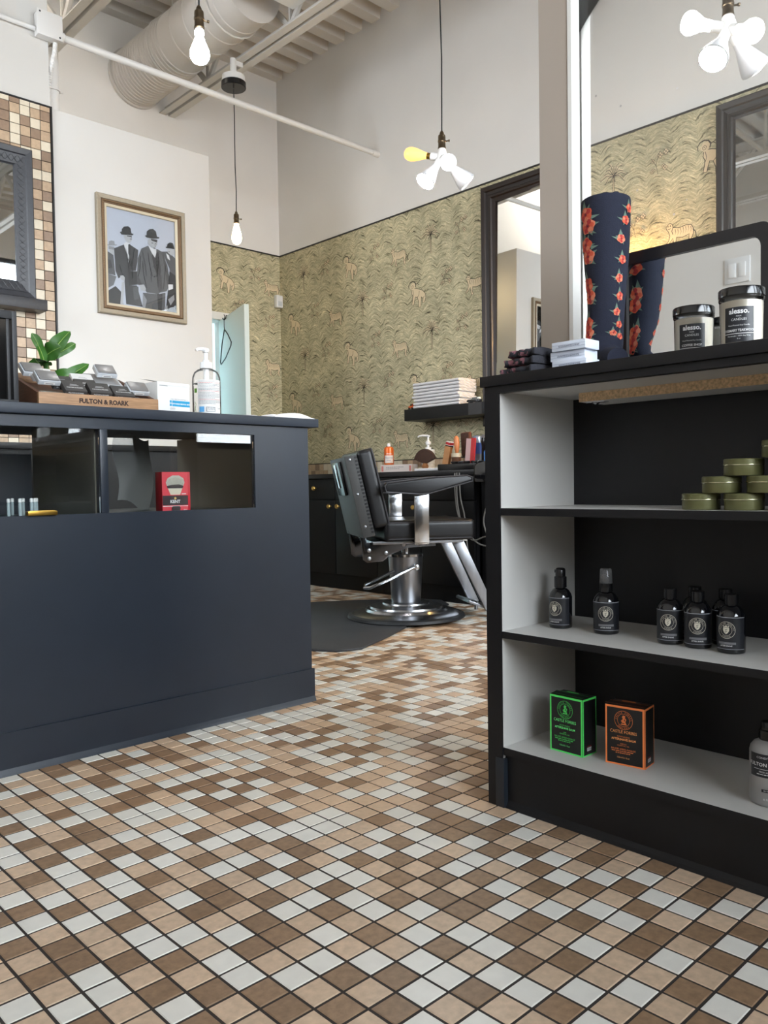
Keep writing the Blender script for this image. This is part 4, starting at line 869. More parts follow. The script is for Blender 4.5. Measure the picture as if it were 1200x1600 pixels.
# floral sock on a foot form
SK = mat('navy knit', (21, 25, 43), .9, var=.1, scale=120, bump=.35, bscale=420)
sk = thing('floral_sock', 'tall navy sock with orange flowers standing on a foot form', 'sock', (1.515, .911, TZ), math.atan2(-.78, -.62))
spine = [(0.062, .020, .017, .022, 1), (.045, .0235, .030, .0225, 1), (.022, .026, .036, .026, .9), (-.002, .034, .041, .033, .62), (-.014, .060, .038, .040, .3), (-.010, .090, .0345, .0385, .1), (-.003, .125, .0345, .0375, 0), (0, .165, .037, .0395, 0), (0, .21, .0415, .0435, 0), (0, .26, .0455, .047, 0), (0, .31, .0480, .049, 0), (0, .345, .0490, .050, 0), (0, .351, .0485, .0495, 0), (0, .353, .0465, .0475, 0)]
def lerp_sp(s):
    s = max(0, min(len(spine)-1.0001, s)); i = int(s); f = s-i; f2 = f
    return [spine[i][q]*(1-f2)+spine[i+1][q]*f2 for q in range(5)]
def sock(u, s, d=0):       # u around, s along the spine; the ring tips forward in the foot
    x, z, a, b, tl = lerp_sp(s); an = 2*PI*u; c, sn = math.cos(an), math.sin(an)
    th = tl*PI/2; la = (b if tl > .5 else a)
    ax = Vector((math.cos(th), 0, math.sin(th)))
    if tl >= .5: p = Vector((x, 0, z))+Vector((-math.sin(th)*0, 0, 0))
    v = ax*c*(a*(1-tl)+.021*tl)+Vector((0, sn*b, 0))
    return Vector((x, 0, z))+v*(1+d/.04)
mb = MB().grid(lambda u, v: sock(u, v*(len(spine)-1)), 36, 60, cu=True); n0 = len(mb.v)
mb.f.append(tuple(range(36))[::-1]); mb.m.append(0); mb.f.append(tuple(59*36+q for q in range(36))); mb.m.append(0)
def flat_sock(o):
    for v in o.data.vertices: v.co.z = max(v.co.z, 0.0002)
o = mb.build('knit_sock', SK, sk, smooth=70); flat_sock(o)
MB().grid(lambda u, v: (.030*math.cos(2*PI*u)*(1+.12*math.sin(6*PI*u)), .036*math.sin(2*PI*u)*(1+.1*math.cos(10*PI*u)), .352+.006*v+.003*math.sin(9*u*PI)), 30, 3, cu=True).build('folded_cuff_edge', SK, sk, smooth=70)
MB().lathe([(.047, .3445), (.0495, .346), (.047, .3475)], 36).build('cuff_seam', SK, sk) if False else None
FO = [mat('flower orange', (206, 86, 58), .8), mat('flower coral', (214, 124, 94), .8), mat('flower red', (170, 46, 46), .8), mat('flower dark centre', (96, 32, 34), .8), mat('sage leaf print', (96, 118, 104), .8)]
def flower(k, x, y, r, seed=0):
    rr = random.Random(seed); k.n = 0 if seed % 2 else 2
    for a in range(5):
        t = a*1.2566+seed; k.poly([(x+r*1.5*math.cos(t), y+r*1.5*math.sin(t)), (x+r*.8*math.cos(t+.35), y+r*.8*math.sin(t+.35)), (x+r*.3*math.cos(t), y+r*.3*math.sin(t)), (x+r*.8*math.cos(t-.35), y+r*.8*math.sin(t-.35))], 4) if a % 2 == 0 else None
    k.poly([(x+r*(1+.1*math.sin(5*q*.35+seed))*math.cos(q*.3491), y+r*(1+.1*math.sin(5*q*.35+seed))*math.sin(q*.3491)) for q in range(18)], seed % 2)
    for a in range(6): k.circ(x+r*.58*math.cos(a*1.047+seed), y+r*.58*math.sin(a*1.047+seed), r*.34, (1, 0, 2)[(a+seed) % 3], 9)
    k.circ(x, y, r*.32, 2, 9); k.circ(x+r*.05, y, r*.16, 3, 7)
ink = Ink(); n = 0; CIRC = .265
for v, us in ((.085, (.79, .33)), (.165, (.78, .34)), (.245, (.79, .33)), (.305, (.80, .32))):
    for u in us:
        w0 = u*CIRC; flower(ink, w0, v+.012, .0145, n*5); flower(ink, w0+.004, v-.012, .0155, n*3+1)
        ink.n = 0; ink.poly([(w0-.012, v+.022), (w0-.004, v+.042), (w0+.002, v+.024)], 4); ink.poly([(w0+.012, v-.02), (w0+.022, v-.03), (w0+.006, v-.026)], 4); ink.poly([(w0+.012, v+.008), (w0+.028, v+.006), (w0+.012, v)], 4); n += 1
for v, u in ((.30, .085), (.262, .05), (.222, .07), (.185, .05), (.150, .065), (.118, .045), (.09, .08), (.2, .5), (.27, .47), (.13, .52), (.325, .12), (.065, .03), (.06, .10)):
    w0 = u*CIRC; flower(ink, w0, v, .0085, n); ink.n = 0; ink.poly([(w0-.006, v+.006), (w0-.002, v+.019), (w0+.003, v+.007)], 4); ink.poly([(w0-.008, v+.002), (w0-.019, v+.004), (w0-.008, v-.003)], 4); n += 1
zs = [sp_[1] for sp_ in spine]
def sockmap(a, z, d):
    s = 0
    for i in range(3, len(spine)-1):
        if zs[i] <= z <= zs[i+1]: s = i+(z-zs[i])/(zs[i+1]-zs[i])
    if z < zs[3]: s = 3-(zs[3]-z)/.012
    return sock(a/.265, max(.3, s), .0008+d)
ink.build('printed_flowers', FO, sockmap, sk, eps=.00008)

# knitted face coverings and three stacked card boxes
wbx = None
for n, (dx, dy, rz) in enumerate(((0, .0, .02), (.003, .006, .05), (-.002, -.001, .0))):
    lab = 'flat white card box, '+('lowest of the stack of three beside the sock', 'middle one of the stack of three beside the sock', 'topmost of the stack of three beside the sock')[n]
    t = thing('card_box', lab, 'box', (1.402+dx, .968+dy, TZ+.0002+n*.0184), rz, 'flat white boxes beside the sock')
    MB().box(0, .05, -.078, 0, 0, .0180).build('carton', mat('cool white card', (214, 220, 232), .5), t, bevel=.0006)
    k = Ink(); k.rect(0, .0055, .078, .0061, 0); k.rect(0, .0112, .078, .0117, 0); fake_lines(k, .016, .066, (.0072, .0092), .0010, 1, n); k.build('printed_edge', [mat('pale blue print', (150, 160, 182), .5), mat('grey blue print', (104, 110, 130), .5)], flat((0, 0, 0), (0, -1, 0), (0, 0, 1), (-1, 0, 0)), t)
KN = mat('charcoal knit', (44, 44, 50), .95, bump=.5, bscale=300); KP = mat('pink flecked knit', (128, 84, 92), .95, var=.3, scale=80, bump=.5, bscale=300)
for n in range(3):
    t = thing('knitted_sock', 'dark rolled knit sock flecked with pink, '+('lowest', 'middle', 'topmost')[n]+' of the pile on the shelf top', 'sock', (1.425, 1.035, TZ+.0002+n*.0172), -.15+.06*n, 'folded knit socks beside the white boxes')
    L = .062-n*.012; rr = random.Random(n)
    def body(u, v, L=L, n=n):
        a = 2*PI*u; f = lambda q: math.copysign(abs(q)**.5, q); e_ = (1-max(0, (v-.86)/.14)**2*.55)
        rx = .042*e_*(1+.03*math.sin(23*v+n)); y = -.042+(L+.042)*v+.002*math.sin(5*a+n)
        return (rx*f(math.cos(a))+.002*math.sin(11*v), y, .0085+.0083*f(math.sin(a))*(.9+.1*e_)+.0007*math.sin(34*v+3*a+n))
    def lump(u, v):
        p = Vector(body(u, v)); q = noise.noise(p*95+Vector((n*7, 3, 1)))
        return p+Vector((0, .0035*q, 0))+(p-Vector((0, p.y, .0085))).normalized()*(.0024*q-.0006*abs(math.sin(60*v)))
    mb = MB().grid(lump, 28, 48, cu=True); mb.m = [1 if noise.noise(Vector(mb.v[q])*110+Vector((9, n*3, 2))) > .05 and q//28 > 12 else 0 for q in range(len(mb.f))]
    mb.f += [tuple(range(28))[::-1], tuple(47*28+q for q in range(28))]; mb.m += [0, 0]
    mb.build('knit_roll', [KN, KP], t, smooth=80)
    MB().box(-.047, .047, -.044, -.036, .0005, .0155).build('rolled_cuff', KN, t, bevel=.004)

# candles
WAX = mat('cream wax', (238, 231, 214), .35, spec=.6, coat=.6); LIDK = mat('black lacquer lid', (18, 18, 19), .18, coat=.4)
def candle(lab, x, y, names, turn):
    t = thing('jar_candle', lab, 'candle', (x, y, TZ+.0002), 0, 'jar candles in front of the tabletop mirror')
    MB().lathe([(.030, 0), (.0325, .002), (.0335, .006), (.0350, .078)], 32).build('wax', WAX, t)
    MB().lathe([(.031, 0), (.0336, .0015), (.0344, .006), (.0360, .080), (.0372, .082), (.0372, .085), (.0355, .086), (.0355, .09)], 32).build('glass_jar', thin_glass('jar glass', (1, 1, 1), 1.4), t)
    MB().lathe([(.0372, .0865), (.038, .0870), (.038, .099), (.0368, .1010), (.034, .1015), (.033, .1007), (0, .1007)], 36).build('lid', LIDK, t, smooth=50)
    k = Ink(); k.rect(-.024, .007, .024, .066, 0, 18); k.text('alesso.', 0, .055, .0085, 1, bold=.03); k.text('MADE', 0, .0495, .0022, 1); k.text('CANDLES', 0, .043, .0040, 1); k.text('Hand Poured Soy Candle', 0, .034, .0023, 1)
    k.text(names, 0, .0245, .0040, 1, bold=.02, sx=1.0 if len(names) < 12 else .82); k.rect(-.024, .0205, .024, .0215, 1, 12); k.text('Handmade / 100% Soy Wax', 0, .0160, .0022, 1); k.text('8 oz', 0, .0115, .002, 1)
    k.build('label', [LBL, INKW], cyl(.0358, math.atan2(-y, -x)+turn), t); return t
candle('cream jar candle labelled coffee shop, left of the pair', 1.515, .724, 'COFFEE SHOP', -.10)
candle('cream jar candle labelled rosemary teakwood, right of the pair', 1.435, .600, 'ROSEMARY TEAKWOOD', -.12)

# two-pane tabletop mirror in a black rounded frame
mt = thing('tabletop_mirror', 'black framed tabletop mirror with rounded corners behind the candles', 'mirror', (1.585, .60, TZ))
def rrect(y0, y1, z0, z1, r, n=6):
    P = []
    for cy, cz, a0 in ((y1-r, z1-r, 0), (y0+r, z1-r, PI/2), (y0+r, z0+r, PI), (y1-r, z0+r, 1.5*PI)):
        for q in range(n+1): a = a0+PI/2*q/n; P.append((cy+r*math.cos(a), cz+r*math.sin(a)))
    return P
MK = mat('black gloss frame', (30, 29, 31), .28)
HT = .256
for y0, y1, nm in ((.605, .928, 'left'), (.30, .603, 'right')):
    O, I = rrect(y0-.60, y1-.60, 0.0003, HT, .022), rrect(y0-.60+.022, y1-.60-.022, .024, HT-.024, .02)
    mb = MB(); n = len(O)
    for x in (0, .016):
        mb.v += [Vector((x, a, b)) for a, b in O]+[Vector((x, a, b)) for a, b in I]
    for q in range(n):
        q2 = (q+1) % n
        mb.f += [(q, q2, n+q2, n+q), (2*n+q, 3*n+q, 3*n+q2, 2*n+q2), (q, 2*n+q, 2*n+q2, q2), (n+q, n+q2, 3*n+q2, 3*n+q)]; mb.m += [0]*4
    mb.build('rounded_frame', MK, mt, smooth=0)
    mb = MB(); mb.add([(.006, a, b) for a, b in I], [tuple(range(n))]); mb.build('mirror_pane', MIRROR, mt, smooth=0)
    MB().box(.0075, .014, y0-.60+.01, y1-.60-.01, .01, HT-.012).build('backing', MK, mt, smooth=0)

# ------------------------------------------------------------------ post and glass screen behind the shelf
po = struct(MB().box(1.684, 1.762, 1.112, 1.194, 0, ZC).build('wall_post', mat('greige post paint', (172, 160, 148), .6)), 'slim greige post that carries the glass screen')
MB().box(1.682, 1.7165, 1.101, 1.1115, .92, ZC).box(1.7255, 1.764, 1.101, 1.1115, .92, ZC).build('glass_stop', TRIMW, po, smooth=0)
gs = struct(MB().box(1.718, 1.724, Y0+.01, 1.109, .93, ZC-.005).build('window_5', thin_glass('screen glass', (.99, .995, .99), 1.5, 0, .012, True)), 'clear glass screen above the retail shelf')
MB().box(1.70, 1.742, Y0+.01, 1.10, 0, .93).build('screen_base', BLACK, gs, smooth=0)
# ------------------------------------------------------------------ ceiling services
du = thing('spiral_duct', 'large white spiral ventilation duct under the roof deck', 'duct', (2.82, 4.2, 3.585))
pr_ = []; y = 0
mb = MB(); L = Y1-.01-4.0; prof = []
z = 0
while z < L:
    rib = z < .62 or (z > .9 and int((z-.9)/.155) != int((z-.9-.012)/.155))
    step = .034 if z < .62 else .0125
    if z < .62: prof += [(.189, z), (.189, z+.022), (.194, z+.026), (.194, z+.031)]; z += .034
    else:
        prof += [(.188, z), (.188, z+.145), (.1925, z+.149), (.1925, z+.154)]; z += .158
MB().lathe(prof, 40, (2.82, Y1-.008, 3.585), rotm(PI/2)).build('duct_body', DUCTP, du, world=True, smooth=25)
MB().lathe([(.19, 0), (.205, 0), (.205, .02), (.19, .02)], 36, (2.82, Y1-.003, 3.585), rotm(PI/2)).build('wall_collar', DUCTP, du, world=True)
for yy in (4.9, 4.2): MB().tube([(2.82+.195*math.cos(a*.314), yy, 3.585+.195*math.sin(a*.314)) for a in range(20)], .006, 5, closed=True).tube([(2.82, yy, 3.78), (2.82, yy, ZC)], .004, 5).build('hanger_strap', CEIL, du, world=True)
pb2 = thing('branch_duct', 'white rectangular duct box joined to the end of the spiral duct', 'duct', (2.8, 3.3, 3.47))
MB().box(2.58, 2.985, 2.70, 3.83, 3.47, 3.80).build('duct_box', DUCTP, pb2, world=True, bevel=.003)
MB().box(2.57, 2.995, 2.69, 3.84, 3.462, 3.47).build('bottom_flange', TRIMW, pb2, world=True, smooth=0)
for yy in (2.8, 3.6): MB().tube([(2.8, yy, 3.80), (2.8, yy, ZC)], .005, 6).build('hanger_rod', CEIL, pb2, world=True)

PIPE = mat('white painted steel', (216, 214, 211), .45)
cd = thing('conduit', 'long white electrical conduit running across to the side wall', 'conduit', (1.85, 4.25, 3.03)); cz = 3.03; cyy = 4.245
MB().tube([(1.79, cyy, cz), (X1-.06, cyy, cz)], .0185, 14).build('pipe', PIPE, cd, world=True)
MB().lathe([(.026, 0), (.026, .02), (.022, .024)], 16, (1.785, cyy, cz), rotm(0, PI/2)).build('coupling', PIPE, cd, world=True)
MB().lathe([(.022, 0), (.022, .06)], 14, (X1-.062, cyy, cz), rotm(0, PI/2)).build('end_fitting', PIPE, cd, world=True)
c2 = thing('conduit', 'short white conduit on the white wall above the mosaic tiles', 'conduit', (1.2, TY, 3.03))
MB().tube([(X0+.01, TY-.012, 3.035), (1.665, TY-.012, 3.035)], .0125, 12).build('pipe', PIPE, c2, world=True)
for xx in (.9, 1.45): MB().box(xx, xx+.02, TY-.022, TY+.005, 3.016, 3.054).build('strap', PIPE, c2, world=True, bevel=.002)
jb = thing('junction_box', 'white steel junction box at the top corner of the tiled wall', 'box', (1.73, TY-.03, 3.06))
MB().box(1.668, 1.782, TY-.052, TY+.004, 3.0, 3.115).build('box_body', PIPE, jb, world=True, bevel=.003); MB().box(1.66, 1.79, TY-.058, TY-.0525, 2.994, 3.121).build('cover_plate', PIPE, jb, world=True, bevel=.004)
for x, z in ((1.675, 3.108), (1.775, 3.008)): MB().lathe([(.005, 0), (.004, .002), (0, .0024)], 8, (x, TY-.058, z), rotm(PI/2)).build('screw', INK0, jb, world=True)
fx = MB(); pts = [(1.765, TY-.02, 2.993), (1.76, TY-.018, 2.94), (1.752, TY+.02, 2.86), (1.750, TY+.05, 2.78), (1.752, TY+.06, 2.665)]
P = []
for a, b in zip(pts, pts[1:]):
    for q in range(14): P.append(Vector(a).lerp(Vector(b), q/14))
fx.tube(P, [.0105 if i % 2 else .0125 for i in range(len(P))], 8)
o = fx.build('flexible_conduit', PIPE, None, smooth=0); tag(o, 'ribbed flexible cable sheath hanging below the junction box', 'cable')
vp2 = thing('vent_pipe', 'thick white vertical pipe rising behind the partition', 'pipe', (1.838, 4.45, 2.664))
MB().lathe([(.032, 2.664), (.032, 3.06)], 20, (1.83, 4.455, .0)).build('pipe', PIPE, vp2, world=True); MB().lathe([(.038, 0), (.038, .012)], 20, (1.83, 4.455, 2.84)).build('pipe_clamp', PIPE, vp2, world=True)
MB().tube([(1.868, 4.455, 2.846), (1.885, 4.455, 2.85)], .005, 6).build('clamp_bolt', PIPE, vp2, world=True)

# ------------------------------------------------------------------ pendant lamps
CORD = mat('black cord', (28, 30, 30), .6); HOTW = lambda n, st, c=(255, 250, 242): mat(n, c, .4, emit=(c, st))
BULBW = HOTW('cool lamp glow', 13*LAMP, (255, 253, 250)); FACEW = HOTW('spot lamp face glow', 150*LAMP, (255, 253, 250)); BULBA = HOTW('warm filament glow', 26*LAMP, (255, 224, 170)); CONE = HOTW('lit white lamp cone', 1.6*LAMP, (255, 252, 248))
def lamp_base(t, loc, top, canopy=True, seg=5):
    x, y, z = loc
    rr = random.Random(int(x*100)); pts = [(0, 0, 0)]+[(.004*math.sin(q*2.1), .003*math.cos(q*1.7), (top-z)*q/seg) for q in range(1, seg)]+[(0, 0, top-z)]
    MB().tube(pts, .0032, 8).build('cord', CORD, t)
    if canopy: MB().lathe([(.045, 0), (.05, .004), (.05, .022), (0, .022)], 20, (0, 0, top-z-.022)).build('canopy', BLKP, t)
def socket(t, z0=0):
    MB().lathe([(.0045, .030), (.009, .022), (.0105, .014), (.0155, .010), (.0165, .004), (.0165, -.010), (.0178, -.012), (.0178, -.018), (.016, -.020), (.0165, -.040), (.0178, -.042), (.0178, -.047), (.015, -.049)], 20, (0, 0, z0)).build('socket', ANTQ, t, smooth=35)
    o = MB().tube([(.016, 0, z0-.015), (.028, -.006, z0-.015)], .003, 6).lathe([(.005, -.002), (.005, .004)], 8, (.03, -.007, z0-.015), rotm(0, PI/2)).build('switch_key', ANTQ, t); return o
A19 = [(0, -.105), (.012, -.104), (.022, -.098), (.0285, -.086), (.030, -.075), (.0285, -.063), (.022, -.046), (.0165, -.033), (.0145, -.02), (.0135, 0)]
ST64 = [(0, -.130), (.010, -.1285), (.022, -.121), (.0295, -.105), (.0315, -.090), (.029, -.066), (.022, -.038), (.016, -.016), (.0138, 0)]
def bulb(t, nm, prof, c, R, m, cap=True, label=None):
    MB().lathe(prof, 24, c, R).build(nm, m, t, label=label)
l1 = thing('pendant_lamp', 'bare round bulb pendant on a black cord in front of the duct', 'lamp', (1.531, 2.484, 2.31)); lamp_base(l1, (1.531, 2.484, 2.34), ZC+.02); socket(l1, -.0)
MB().lathe([(.0138, -.047), (.0165, -.075), (.018, -.085)], 20).build('bulb_collar', WHITEP, l1); bulb(l1, 'glowing_bulb', [(r*1.12, z*1.05-.055) for r, z in A19], (0, 0, 0), None, HOTW('soft bulb glow', 26*LAMP, (255, 252, 247)))
l2 = thing('pendant_lamp', 'pear-shaped warm filament bulb hanging on a long black cord by the far corner', 'lamp', (2.98, 4.444, 2.42)); lamp_base(l2, (2.98, 4.444, 2.45), 3.245, False); socket(l2)
bulb(l2, 'glowing_bulb', [(r, z-.049) for r, z in ST64], (0, 0, 0), None, BULBA)
MB().lathe([(0, 0), (.075, .0), (.078, .003), (.078, .035), (.07, .038), (0, .038)], 24, (0, 0, .80)).build('canopy', BLKP, l2)
MB().lathe([(.068, .838), (.072, .84), (.072, .875), (.06, .88), (.02, .882), (.02, .985)], 24).box(-.01, .07, -.006, .006, .95, .98).build('ceiling_box', PIPE, l2)
def cluster(lab, loc, ang, warm):
    x, y, z = loc
    t = thing('cluster_lamp', lab, 'lamp', loc, ang); lamp_base(t, (x, y, z+.03), ZC+.02); socket(t)
    MB().lathe([(.016, -.048), (.019, -.055), (.019, -.075), (.012, -.088)], 16).lathe([(.022, -.02), (.026, 0), (.022, .02)], 16, (0, 0, -.085)).build('splitter', WHITEP, t)
    arms = [((-1, .25, .22), 'warm' if warm else 'round'), ((.18, -.9, -.55), 'round'), ((-.55, -.35, -.85), 'cone'), ((.80, .25, -.70), 'cone')]
    for d, kd in arms:
        d = Vector(d).normalized(); R = (-d).to_track_quat('Z', 'Y').to_matrix(); c0 = Vector((0, 0, -.085))+d*.018
        MB().lathe([(.014, -.035), (.0165, -.033), (.0165, 0), (.013, .004)], 16, c0, R).build('lamp_holder', WHITEP, t)
        c1 = c0+d*.033
        if kd == 'warm':
            MB().lathe([(.0135, -.018), (.0138, 0)], 16, c1, R).build('bulb_cap', BRASS, t); bulb(t, 'warm_bulb', [(r*.95, zz*.82-.016) for r, zz in ST64], c1, R, HOTW('amber bulb glow', 1.0, (255, 196, 104)), label='warm amber filament bulb')
        elif kd == 'round': bulb(t, 'round_bulb', [(r*1.15, zz*.86) for r, zz in A19], c1, R, BULBW, label='bright round bulb')
        else:
            MB().lathe([(.0165, 0), (.019, -.02), (.042, -.088), (.044, -.098), (.044, -.102), (.041, -.1035)], 26, c1, R).build('lamp_cone', mat('white lamp shell', (205, 206, 210), .35), t)
            MB().lathe([(.0405, -.1035), (.03, -.107), (0, -.109)], 24, c1, R).build('lit_face', FACEW, t)
    return t
cluster('four-way cluster lamp with a warm bulb hanging in front of the wallpapered wall', (2.724, 2.449, 2.215), -.76, True)
cluster('four-way cluster lamp seen through the glass screen above the shelf', (2.535, 1.10, 2.155), -.62, False)
lf = thing('linear_light', 'linear ceiling light over the waiting side of the shop', 'lamp', (.35, 1.6, 3.1), .0)
MB().box(-.6, .6, -.03, .03, 0, .05).build('housing', TRIMW, lf, bevel=.003); MB().box(-.58, .58, -.024, .024, -.006, 0).build('diffuser', HOTW('tube glow', 6*LAMP), lf)
for s in (-.5, .5): MB().tube([(s, 0, .05), (s, 0, ZC-3.1+.03)], .003, 5).build('hanging_wire', CORD, lf)
rl = thing('linear_light', 'unseen linear fill light added over the staff area behind the tiled wall', 'lamp', (.75, 4.92, 3.78))  # added out of view to brighten the back and right walls
MB().box(-.6, .6, -.03, .03, .06, .11).build('housing', TRIMW, rl, bevel=.003); MB().lathe([(.035, -.6), (.035, .6)], 14, (0, 0, .025), rotm(0, PI/2)).build('diffuser', HOTW('staff fill glow', 34*LAMP, (255, 250, 242)), rl)
for s in (-.5, .5): MB().tube([(s, 0, .11), (s, 0, ZC-3.78+.03)], .003, 5).build('hanging_wire', CORD, rl)
wl2 = thing('washroom_fill_light', 'unseen fill light added under the ceiling of the aqua washroom', 'lamp', (3.3, 6.3, 2.33))  # lamp added out of view to brighten the room behind the door
MB().lathe([(.16, .069), (.16, .03), (.14, 0), (0, -.01)], 24).build('diffuser', HOTW('washroom fill glow', 14*LAMP, (225, 246, 255)), wl2)
wm2 = thing('wall_lamp', 'small warm lamp on the wallpapered wall between the two big mirrors', 'lamp', (X1-.004, 2.37, 1.82))
MB().lathe([(.045, 0), (.045, .012), (.02, .018)], 20, (0, 0, 0), rotm(0, -PI/2)).build('backplate', ANTQ, wm2); MB().tube([(-.01, 0, 0), (-.09, 0, 0), (-.10, 0, -.03)], .008, 8).build('arm', ANTQ, wm2)
bulb(wm2, 'warm_bulb', A19, (-.10, 0, -.03), None, HOTW('warm wall glow', 420*LAMP, (255, 196, 110)))
sd = thing('motion_sensor', 'small white motion sensor in the wallpapered corner', 'sensor', (4.018, Y1-.003, 2.19))
MB().box(-.036, .026, -.045, 0, -.05, .05).build('housing', WHITEP, sd, bevel=.010, seg=3); MB().box(-.026, .016, -.0465, -.045, -.038, .0).build('lens', mat('pale lens', (200, 204, 208), .25), sd, bevel=.002)
ls = thing('light_switch', 'white double rocker light switch on the plain side wall', 'switch', (X0, 1.62, 1.66))
MB().box(0, .006, -.058, .058, -.058, .058).build('plate', WHITEP, ls, bevel=.002)
for s in (-.023, .023): MB().box(.006, .010, s-.0165, s+.0165, -.033, .033).build('rocker', mat('rocker white', (236, 236, 236), .3), ls, bevel=.002)
# ------------------------------------------------------------------ open door with a wire hanger
dr = struct(MB().box(0, .66, -.035, 0, 0.012, 1.968).build('door_1', mat('pale door paint', (206, 218, 216), .45), bevel=.002), 'pale washroom door standing open')
dr.location = (3.497, Y1-.004, 0); dr.rotation_euler = (0, 0, math.radians(-107))
MB().lathe([(.026, 0), (.026, .006), (.011, .01), (.011, .03), (.025, .036), (.028, .05), (.02, .06), (0, .062)], 18, (.60, -.035, .96), rotm(PI/2)).lathe([(.026, 0), (.026, .006), (.011, .01), (.011, .03), (.025, .036), (.028, .05), (.02, .06), (0, .062)], 18, (.60, 0, .96), rotm(-PI/2)).build('door_knob', STEEL, dr)
hk = MB().tube([(.22, -.002, 1.9705), (.22, -.038, 1.9705), (.22, -.04, 1.95), (.22, -.05, 1.938), (.22, -.062, 1.94), (.22, -.064, 1.95)], .004, 6).build('coat_hook', BLKP, dr)
struct(MB().box(2.78, 2.838, Y1-.018, Y1-.0016, 0, 2.035).box(3.502, 3.56, Y1-.018, Y1-.0016, 0, 2.035).box(2.838, 3.502, Y1-.018, Y1-.0016, 1.977, 2.035).build('trim_5', TRIMW, bevel=.002), 'white door casing')
ang = math.radians(-107); dl = Vector((3.497, Y1-.004, 0)); dm = Matrix.Rotation(ang, 3, 'Z')
hg = thing('wire_hanger', 'black wire coat hanger on the back of the pale door', 'hanger', dl+dm @ Vector((.22, -.054, 1.936)), ang)
MB().tube([(.0, 0, .0)]+[(.018*math.sin(a*.45), 0, .008+.018-.018*math.cos(a*.45)-.006) for a in range(1, 8)], .0028, 6).tube([(.0, 0, 0), (0, 0, -.055), (.006, 0, -.07)], .003, 6).build('hook', BLKP, hg)
MB().tube([(.006, 0, -.07), (.09, 0, -.12), (.175, 0, -.19), (.165, 0, -.215), (.02, 0, -.285), (-.105, 0, -.315), (-.12, 0, -.295), (-.06, 0, -.16), (.006, 0, -.07)], .0042, 6).build('wire_triangle', BLKP, hg)

# ------------------------------------------------------------------ barber station along the wallpapered wall
KX, KT = 3.52, .772
KNB = mat('brass knob', (196, 160, 92), .3, .9)
def cabinet(lab, y0, y1, seam):
    t = thing('base_cabinet', lab, 'cabinet', (KX, (y0+y1)/2, 0), 0, 'black cabinets under the station worktop')
    MB().box(KX+.018, X1-.012, y0+.001, y1-.001, .10, KT-.03).build('body', CAB, t, world=True, smooth=0)
    MB().box(KX+.05, KX+.07, y0+.001, y1-.001, 0, .10).build('toe_kick', CAB, t, world=True, smooth=0)
    for a, b, s in ((y0, seam, 1), (seam, y1, -1)):
        d = MB().box(KX, KX+.017, a+.003, b-.003, .105, .594).build('door', CAB, t, world=True, bevel=.0015)
        ky = (b-.042 if s == 1 else a+.042)
        q = MB().lathe([(.006, 0), (.006, .012), (.014, .016), (.016, .022), (.013, .028), (0, .029)], 14, (KX, ky, .556), rotm(0, -PI/2)).build('knob', KNB, d); q.matrix_parent_inverse = base_matrix(d).inverted()
        d = MB().box(KX, KX+.017, a+.003, b-.003, .602, .735).build('drawer', CAB, t, world=True, bevel=.0015)
        q = MB().lathe([(.006, 0), (.006, .012), (.014, .016), (.016, .022), (.013, .028), (0, .029)], 14, (KX, (a+b)/2, .677), rotm(0, -PI/2)).build('knob', KNB, d); q.matrix_parent_inverse = base_matrix(d).inverted()
cabinet('black base cabinet on the far left, partly behind the reception counter', 3.755, 4.555, 4.158); cabinet('black base cabinet behind the barber chair', 2.955, 3.755, 3.372); cabinet('black base cabinet in the far corner hidden by the reception counter', 4.555, 5.355, 4.955)
o = MB().box(KX-.012, X1-.011, 2.94, Y1-.012, KT-.029, KT).build('station_worktop', mat('black worktop', (26, 26, 28), .3), None, bevel=.002); tag(o, 'long black worktop of the barber station', 'worktop')
# shampoo sink at the right end
sn = thing('shampoo_sink', 'black shampoo sink unit at the right end of the barber station', 'sink', (3.6, 2.6, 0))
MB().box(KX+.04, X1-.012, 2.05, 2.935, 0, .70).build('sink_cabinet', CAB, sn, world=True, smooth=0)
MB().prism([(2.935, .70), (2.935, .80), (2.80, .83), (2.72, .78), (2.70, .70)], KX-.03, X1-.012, 'x').build('neck_rest_side', BLKG, sn, world=True, bevel=.012)
def bowl(u, v):
    a = 2*PI*u; r = .26-.10*v; return (3.68+r*.95*math.cos(a), 2.52+r*math.sin(a), .84-.16*v**1.5+.03*math.sin(a))
MB().grid(bowl, 28, 8, cu=True).grid(lambda u, v: (3.68+(.26+.03*v)*.95*math.cos(2*PI*u), 2.52+(.26+.03*v)*math.sin(2*PI*u), .84-.15*v*v+.03*math.sin(2*PI*u)), 28, 5, cu=True).build('bowl', BLKG, sn, world=True, smooth=80)
MB().tube([(3.93, 2.6, .70), (3.93, 2.6, .98), (3.88, 2.6, 1.02), (3.80, 2.58, .99)], .012, 8).build('faucet', CHROME, sn, world=True)
CBL = mat('grey cable', (120, 118, 114), .5)
